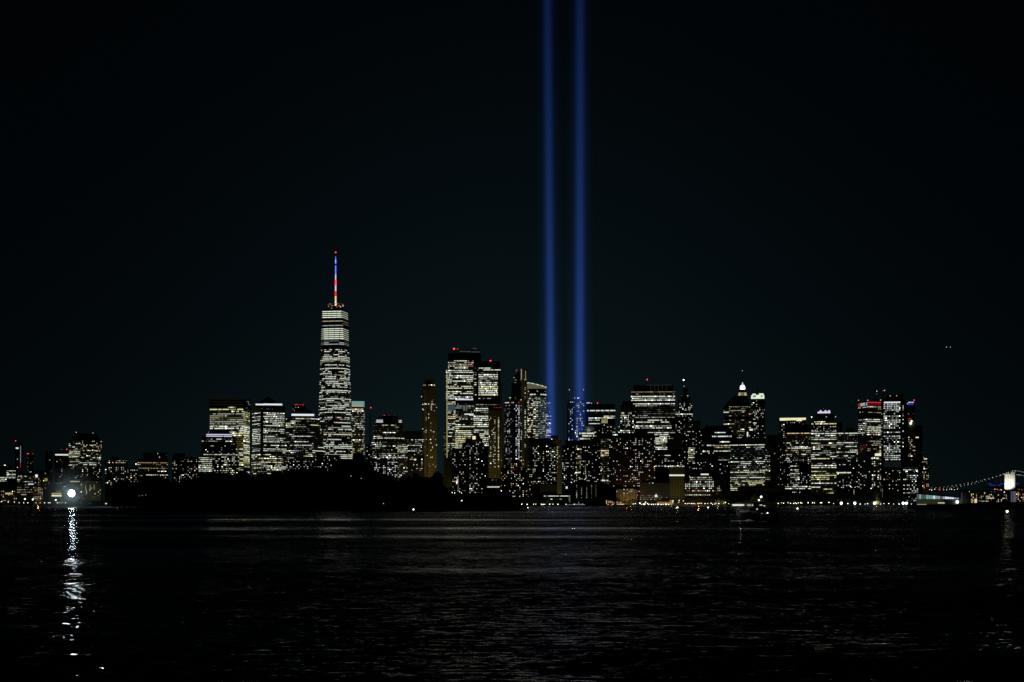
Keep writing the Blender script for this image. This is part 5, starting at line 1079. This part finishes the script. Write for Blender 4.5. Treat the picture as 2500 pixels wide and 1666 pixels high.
def ferry(name, label, Y, x0, x1, ytop, decks, hue='W', lv=3, cabin=None):
    b = Bld(name, label, Y, x0, x1, WHITEP, None, 'ferry'); b.root.location.z = 0; z = lambda py: PZ(py, Y)
    w = b.u(x1) - b.u(x0); hw = w * .09; u0, u1 = b.u(x0), b.u(x1)
    m = MB(); hull = lambda k, z_: [(u0 + w * .02 * (1 - k), 0, z_), (u0 + w * .12, -hw * k, z_), (u1 - w * .12, -hw * k, z_), (u1 - w * .02 * (1 - k), 0, z_), (u1 - w * .12, hw * k, z_), (u0 + w * .12, hw * k, z_)]
    m.prism(hull(.8, -.4), hull(1, 1.4), BLACKP); m.build('hull', b.root)
    zz = 1.5; top = z(ytop); n = len(decks); dh = (top - zz) / n
    for i, (a, e) in enumerate(decks):
        m = MB(); m.box(u0 + w * a, u0 + w * e, -hw * .85, hw * .85, zz + i * dh, zz + (i + 1) * dh - .15, WHITEP); m.build('deckhouse', b.root)
        m = MB(); q = max(2, int(w * (e - a) / 3.2)); 
        for j in range(q):
            s0 = u0 + w * a + w * (e - a) * (j + .15) / q; s1 = u0 + w * a + w * (e - a) * (j + .9) / q
            m.quad([(s0, -hw * .85 - .15, zz + i * dh + dh * .3), (s1, -hw * .85 - .15, zz + i * dh + dh * .3), (s1, -hw * .85 - .15, zz + i * dh + dh * .8), (s0, -hw * .85 - .15, zz + i * dh + dh * .8)], lit(hue, lv))
        m.build('cabin_windows', b.root)
    return b
b = ferry('ferry', 'moored white two-deck ferry at the quay beside the orange pier house', 3110, 1378, 1430, 1231, ((.04, .97), (.5, .92)), 'W', 3)
m = MB(); m.tube((b.u(1413), 0, PZ(1231, 3110)), (b.u(1413), 0, PZ(1224.5, 3110)), .5, .2, lit('L', 3), 5); m.build('mast', b.root); b.finish()
b = ferry('ferry', 'large ferry with one bright continuous row of cabin windows, behind the small workboat', 3000, 1782, 1846, 1227.8, ((.02, .98), (.05, .95), (.2, .8)), 'L', 1)
b.strip(1788, 1817, 1229.4, 1234.4, 'L', 4, -5, 'saloon_windows'); b.strip(1824, 1834, 1229.6, 1234.2, 'L', 3, -5, 'saloon_windows'); b.strip(1836, 1840, 1230.5, 1234.2, 'W', 4, -5, 'saloon_windows'); b.finish()
b = Bld('ferry_terminal', 'long glass ferry terminal with a slanting roof and pale teal glow', 3150, 2236, 2346, CONC, None, 'ferry terminal')
u0, u1 = b.u(2238), b.u(2341); m = MB(); za, zb, zc = b.z(1219), b.z(1203), b.z(1214.5)
m.prism([(u0, 0, b.z(1219)), (u1, 0, b.z(1219)), (u1, 40, b.z(1219)), (u0, 40, b.z(1219))], [(u0, 0, zb - 2.5), (u1, 0, zc - .8), (u1, 40, zc - .8), (u0, 40, zb - 2.5)], surf('terminal frame', (.2, .24, .24), .5)); m.build('hall', b.root)
m = MB(); m.prism([(u0 - 3, -4, zb - 2), (u1 + 2, -4, zc - .3), (u1 + 2, 42, zc - .3), (u0 - 3, 42, zb - 2)], [(u0 - 3, -4, zb), (u1 + 2, -4, zc + 1.2), (u1 + 2, 42, zc + 1.2), (u0 - 3, 42, zb)], ROOFM); m.build('roof', b.root)
lvl = (2, 3, 2, 2, 3, 3, 3, 4, 3, 3, 2, 3, 4, 4, 4, 4, 3, 3)
for i in range(18):
    a, e = i / 18 + .004, (i + 1) / 18 - .004; m = MB(); top = lambda t: zb - 3.2 + (zc - zb + 1.8) * t
    m.quad([(u0 + (u1 - u0) * a, -.3, b.z(1218.6)), (u0 + (u1 - u0) * e, -.3, b.z(1218.6)), (u0 + (u1 - u0) * e, -.3, top(e)), (u0 + (u1 - u0) * a, -.3, top(a))], lit('T' if i < 9 else 'C', lvl[i])); m.build('glass_bay', b.root)
m = MB(); m.box(u0, u1, 0.2, 39, -.5, b.z(1219.1), CONC); m.build('base_wall', b.root); b.strip(2238, 2300, 1219.6, 1231, 'G', 1, 0, 'lit_gallery'); b.strip(2239, 2262, 1231.2, 1233, 'W', 3, 0, 'quay_light'); b.strip(2290, 2306, 1227.6, 1229.2, 'L', 4, -.4, 'quay_light'); b.strip(2327, 2340, 1231.4, 1232.6, 'Y', 3, 0, 'quay_light')
m = MB(); m.ball((b.u(2337), -2, b.z(1226)), 3.0, lit('C', 5), 8, 5); m.build('bright_lamp', b.root)
m = MB()
for i in range(5): m.quad([(b.u(2347), -.1, b.z(1206 + i * 4)), (b.u(2349), -.1, b.z(1206 + i * 4)), (b.u(2349), -.1, b.z(1204.4 + i * 4)), (b.u(2347), -.1, b.z(1204.4 + i * 4))], lit('C', 2))
m.build('stair_windows', b.root); b.block(2341, 2368, 1201, d=24, v0=2, mat=surf('grey green cladding', (.16, .19, .16), .8), part='stair_hall'); b.glow(2345, 1210, -14, 1.2e3, (.8, 1, .9), .6); b.finish()

# ------------------------------------------------------------------ suspension bridge
BY = 4374
b = Bld('suspension_bridge', 'stone-towered suspension bridge strung with white lights, its tower floodlit', BY, 2452, 2480, LIME, None, 'bridge')
b.root.location.z = 0; z = lambda py: PZ(py, BY)
u0, um, u1 = b.u(2453), b.u(2467.5), b.u(2478); ZT, ZD = z(1157), z(1197)
TS = surf('bridge granite', (.5, .48, .42), .9)
m = MB()
w = um - u0                        # broad face turned to the viewer: two pointed arches between three piers
for a, e in ((0, .2), (.42, .58), (.8, 1)): m.box(u0 + w * a, u0 + w * e, 0, 16, -2, ZT - 5, TS)
m.box(u0 - .8, um + .5, -.6, 17, ZT - 5, ZT, TS); m.box(u0, um, 4, 12, ZT - 14, ZT - 5, TS)
m.box(u0 + w * .2, u0 + w * .8, 8, 9, ZD, ZT - 14, TS)
m.build('tower', b.root)
m = MB(); m.box(um, u1, 1.5, 18, -2, ZT + 1, TS); m.box(um - .3, u1 + .5, 1, 18.5, ZT + 1, ZT + 5, TS); m.build('tower_side', b.root)
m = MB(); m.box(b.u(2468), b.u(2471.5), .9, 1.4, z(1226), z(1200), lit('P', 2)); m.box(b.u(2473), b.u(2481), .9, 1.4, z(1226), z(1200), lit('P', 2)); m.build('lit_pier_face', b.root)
m = MB(); m.box(b.u(2250), b.u(2560), 3, 14, ZD - 3, ZD, STEEL); m.build('deck', b.root)
def catenary(xa, ya, xb, yb, v, up=False):
    n = 20; P_ = []
    for i in range(n + 1):
        t_ = i / n; P_.append((b.u(xa + (xb - xa) * t_), v, z(ya + (yb - ya) * (t_ ** 1.75 if not up else 1 - (1 - t_) ** 1.5))))
    m = MB()
    for p, q in zip(P_, P_[1:]): m.tube(p, q, .35, .35, STEEL, 5)
    for p in P_[1::2]: m.tube(p, (p[0], p[1], ZD), .08, .08, STEEL, 3)
    m.build('cable', b.root)
    for i, p in enumerate(P_[1:]):
        m = MB(); m.ball((p[0], p[1] - .4, p[2] + 1), rnd.choice((.6, .9)), lit('W', 4), 6, 4); m.build('cable_lamp', b.root)
catenary(2255, 1192.5, 2453, 1158, 2); catenary(2285, 1194, 2458, 1155, 15); catenary(2478, 1160, 2560, 1190, 2); catenary(2474, 1150, 2556, 1184, 15)
for x, y in ((2472, 1148.5), (2478.5, 1148.5), (2462, 1152), (2461.5, 1155)): b.beacon(x, y, 'W', 4, 1, v=3)
for x in list(range(2254, 2345, 7)) + [2428, 2434, 2440, 2446, 2488, 2494]: m = MB(); m.ball((b.u(x + rnd.uniform(-2, 2)), 2.5, ZD + 1.2 + rnd.uniform(-1, 2)), rnd.choice((.7, 1)), lit(rnd.choice('WWAR'), 5), 6, 4); m.build('deck_lamp', b.root)
for i in range(2):
    l = bpy.data.lights.new('tower_floodlight', 'SPOT'); l.energy = 9e4; l.spot_size = math.radians(80); l.color = (.95, 1, .88); l.spot_blend = .6
    o = bpy.data.objects.new('tower_floodlight', l); o.parent = b.root; o.location = ((u0 + um) / 2 + (i - .5) * 8, -26, ZD + 4); o.rotation_euler = (math.radians(122), 0, 0); COL.objects.link(o)
b.finish()
b = Bld('suspension_bridge', 'distant bridge deck marked by two thin blue lines of light behind the stone bridge tower', 5600, 2405, 2490, STEEL, None, 'bridge'); b.root.location.z = 0
b.root['group'] = 'bridges'
m = MB(); m.box(b.u(2395), b.u(2520), 0, 12, PZ(1192, 5600), PZ(1189, 5600), STEEL); m.build('deck', b.root)
for x0, x1, y in ((2412, 2421, 1181.4), (2417, 2431, 1185), (2442, 2453, 1181.4), (2436, 2443, 1185), (2479, 2488, 1181.5)): m = MB(); m.box(b.u(x0), b.u(x1), -1, 0, PZ(y + .8, 5600), PZ(y - .6, 5600), lit('B', 3)); m.build('light_line', b.root)
b.finish()
for (nm, lab, x0, x1, yt, pal, d, Y) in (('apartment_building', 'far-shore block with warm orange doorways beneath the bridge lights', 2366, 2394, 1204, 'AAW', .4, 4760), ('apartment_building', 'far-shore row with a bright yellow storefront left of the floodlit bridge tower', 2394, 2430, 1201, 'WYG', .3, 4740),
                                         ('apartment_building', 'far-shore dark block right beside the floodlit bridge tower', 2428, 2462, 1206, 'WA', .22, 4730), ('apartment_building', 'far-shore brown block at the right edge beyond the bridge tower', 2480, 2512, 1200, 'AW', .4, 4735), ('warehouse', 'long low unlit shed between the ferry terminal and the orange doorways', 2340, 2370, 1214, 'W', .05, 4705)):
    b = Bld(nm, lab, Y, x0, x1, BRICK, 'buildings of the far shore'); f = b.block(x0, x1, yt, d=30)[0]; b.dot(f, yt + 1, 1227, d, pal, 4, 4, 4, 2.2, 2)
    if x0 == 2366: b.strip(2371, 2376, 1219, 1228, 'A', 3, -.2, 'lit_doorway'); b.strip(2379, 2385, 1218.5, 1228, 'A', 4, -.2, 'lit_doorway')
    if x0 == 2394: b.strip(2410, 2427, 1215.6, 1217.4, 'Y', 4, -.2, 'lit_sign')
    b.finish()

# ------------------------------------------------------------------ workboat in mid-harbour
bY = 497
kb = bY / F
t = empty('workboat', (PX(1850, bY), bY, 0), math.radians(28), 'dark workboat under way with white and green mast lights and foam at its bow', 'boat')
L, Wd = 15.5, 4.6
HULL = surf('boat hull paint', (.008, .009, .012), .5)
st = [(-L / 2 - 1.2, .02, 3.0), (-L / 2 + 1.2, .42, 2.6), (-L / 4, .9, 2.1), (0, 1, 1.8), (L / 4, 1, 1.7), (L / 2, .86, 1.7)]
m = MB()
for (xa, wa, za), (xb, wb, zb) in zip(st, st[1:]):
    A = [(xa + (.9 if wa < .5 else 0), -wa * Wd * .36, -.3), (xa, -wa * Wd / 2, za), (xa, wa * Wd / 2, za), (xa + (.9 if wa < .5 else 0), wa * Wd * .36, -.3)]
    B = [(xb + (.5 if wb < .5 else 0), -wb * Wd * .36, -.3), (xb, -wb * Wd / 2, zb), (xb, wb * Wd / 2, zb), (xb + (.5 if wb < .5 else 0), wb * Wd * .36, -.3)]
    m.prism(A, B, HULL)
m.build('hull', t)
m = MB(); m.prism([(-2.6, -1.7, 1.7), (3.8, -1.7, 1.7), (3.8, 1.7, 1.7), (-2.6, 1.7, 1.7)], [(-2.0, -1.5, 4.1), (3.6, -1.5, 4.1), (3.6, 1.5, 4.1), (-2.0, 1.5, 4.1)], HULL); m.build('deckhouse', t)
m = MB(); m.prism([(-1.2, -1.3, 4.15), (2.2, -1.3, 4.15), (2.2, 1.3, 4.15), (-1.2, 1.3, 4.15)], [(-.8, -1.2, 5.9), (2.0, -1.2, 5.9), (2.0, 1.2, 5.9), (-.8, 1.2, 5.9)], HULL); m.box(-1.6, 2.5, -1.5, 1.5, 5.92, 6.1, HULL)
m.build('wheelhouse', t)
for x, z_, w_, h_, l in ((-.3, 5.25, .3, .3, 4), (.3, 5.25, .3, .3, 4), (1.4, 5.0, .6, .25, 4), (-1.6, 3.9, .5, .35, 4)): 
    m = MB(); m.box(x - w_ / 2, x + w_ / 2, -1.75, -1.70, z_ - h_ / 2, z_ + h_ / 2, lit('W', l)); m.build('window', t)
m = MB(); m.tube((.8, 0, 6), (.8, 0, 8.3), .09, .06, STEEL, 6); m.tube((.2, 0, 7.0), (1.4, 0, 7.0), .04, .04, STEEL, 5); m.build('mast', t)
for (x, y, z_, r, h, l) in ((1.35, -.1, PZ(1213.5, bY), .36, 'P', 5), (.35, -.2, PZ(1221.5, bY), .28, 'T', 5), (2.6, -1.9, PZ(1253, bY), .22, 'C', 5), (.2, -1.9, PZ(1254, bY), .10, 'W', 4)):
    m = MB(); m.ball((x, y, z_), r, lit(h, l), 8, 5); m.build('lamp', t)
m = MB()
for s_ in (-1, 1):
    P_ = [(-L / 2 - .9, .05 * s_, 3.9), (-L / 2 + 1.2, .42 * Wd / 2 * s_, 3.6), (-L / 4, .9 * Wd / 2 * s_, 3.1), (-1.5, Wd / 2 * s_, 2.8)]
    for p, q in zip(P_, P_[1:]): m.tube(p, q, .05, .05, WHITEP, 5)
    for p in P_: m.tube(p, (p[0], p[1], p[2] - .95), .04, .04, WHITEP, 5)
m.tube((-L / 2 - .9, 0, 3.9), (-2.4, 0, 7.0), .04, .04, WHITEP, 5); m.build('railing', t)
m = MB(); m.box(-L / 2 - .6, -L / 2 + 3.2, -1.0, -.9, 2.95, 3.15, WHITEP); m.build('bow_trim', t)
l = bpy.data.lights.new('added_bow_spot', 'SPOT'); l.energy = 40; l.spot_size = math.radians(75); l.color = (1, 1, .95)  # added spot without a fixture, aimed down at the bow
o = bpy.data.objects.new('added_bow_spot', l); o.parent = t; o.location = (-2.4, -3.2, 5.6); o.rotation_euler = (math.radians(25), 0, math.radians(78)); COL.objects.link(o)
l = bpy.data.lights.new('added_foam_light', 'POINT'); l.energy = 50; l.color = (1, 1, .93); l.shadow_soft_size = .3  # added lamp hanging off the bow to brighten the foam
o = bpy.data.objects.new('added_foam_light', l); o.parent = t; o.location = (-L / 2 - 1.2, -2.6, 2.0); COL.objects.link(o)
# bow foam and the thin wash line beside the boat
FOAM = surf('sea foam', (.8, .82, .8), .95, scale=3)
m = MB(); R3 = random.Random(5)
bx, by = PX(1836, bY), bY - 3.5
for i in range(70):
    t_ = i / 69; x_ = bx - t_ * 7.6; hgt = max(.03, .5 * math.exp(-((t_ - .22) / .16) ** 2)) * R3.uniform(.6, 1.2); wd = .9 * (1 - .7 * t_) * R3.uniform(.6, 1.2)
    m.ball((x_, by - .6 + R3.uniform(-.25, .25) * (1 - t_ * .7), .02), max(hgt, .08), FOAM, 7, 4, 1 if hgt > .1 else .5)
    m.ball((x_ + .1, by - .4 + R3.uniform(-.4, .4), .0), wd * .35, FOAM, 7, 4, .14)
m.build('bow_foam', None, kind='stuff')

# ------------------------------------------------------------------ buoys and the aircraft
def buoy(px, py, Y, hue, r, label, l=5):
    hgt = PZ(py, Y); t = empty('buoy', (PX(px, Y), Y, 0), 0, label, 'buoy', 'lit buoys in the harbour')
    m = MB(); m.tube((0, 0, -.4), (0, 0, .7), 1.0, .95, BLACKP, 10); m.build('float', t)
    m = MB(); 
    for a in range(3): m.tube((.7 * math.cos(a * 2.1), .7 * math.sin(a * 2.1), .7), (.1 * math.cos(a * 2.1), .1 * math.sin(a * 2.1), max(1.2, hgt - r)), .06, .05, STEEL, 5)
    m.build('cage', t); m = MB(); m.ball((0, 0, max(1.3, hgt)), r, lit(hue, l), 8, 5); m.build('lamp', t)
buoy(1009.5, 1244.2, 800, 'P', .42, 'blue-white lit buoy off the shore of the dark island')
buoy(1654.5, 1240, 1500, 'P', .62, 'blue-violet lit buoy off the golden fort')
buoy(1729, 1241, 1500, 'C', .62, 'white lit buoy off the reddish hotel')
buoy(1947, 1242, 1200, 'W', .6, 'white lit buoy right of the workboat')
buoy(2459, 1249, 720, 'W', .55, 'brightest white lit buoy below the bridge tower')
buoy(1289, 1240, 1180, 'W', .32, 'small lit buoy at the tip of the dark island')
aY = 2600; t = empty('aircraft', (PX(2314.6, aY), aY, PZ(848.5, aY)), math.radians(8), 'tiny aircraft with white wing lights in the dark sky', 'aircraft')
m = MB(); m.tube((0, -4.2, 0), (0, 2, 0), .55, .6, STEEL, 8); m.tube((0, 2, 0), (0, 5, .25), .6, .15, STEEL, 8); m.build('fuselage', t)
m = MB(); m.prism([(-4, -1.2, .5), (4, -1.2, .5), (4, .2, .5), (-4, .2, .5)], [(-4, -1.1, .62), (4, -1.1, .62), (4, .1, .62), (-4, .1, .62)], STEEL); m.build('wing', t)
m = MB(); m.box(-1.5, 1.5, 4.1, 4.8, .3, .4, STEEL); m.box(-.08, .08, 3.9, 4.9, .3, 1.9, STEEL); m.build('tail', t)
for x, r, l in ((-3.5, .34, 5), (3.5, .30, 5), (-1.1, .22, 3)): m = MB(); m.ball((x, -1.5, .35), r, lit('W', l), 6, 4); m.build('lamp', t)
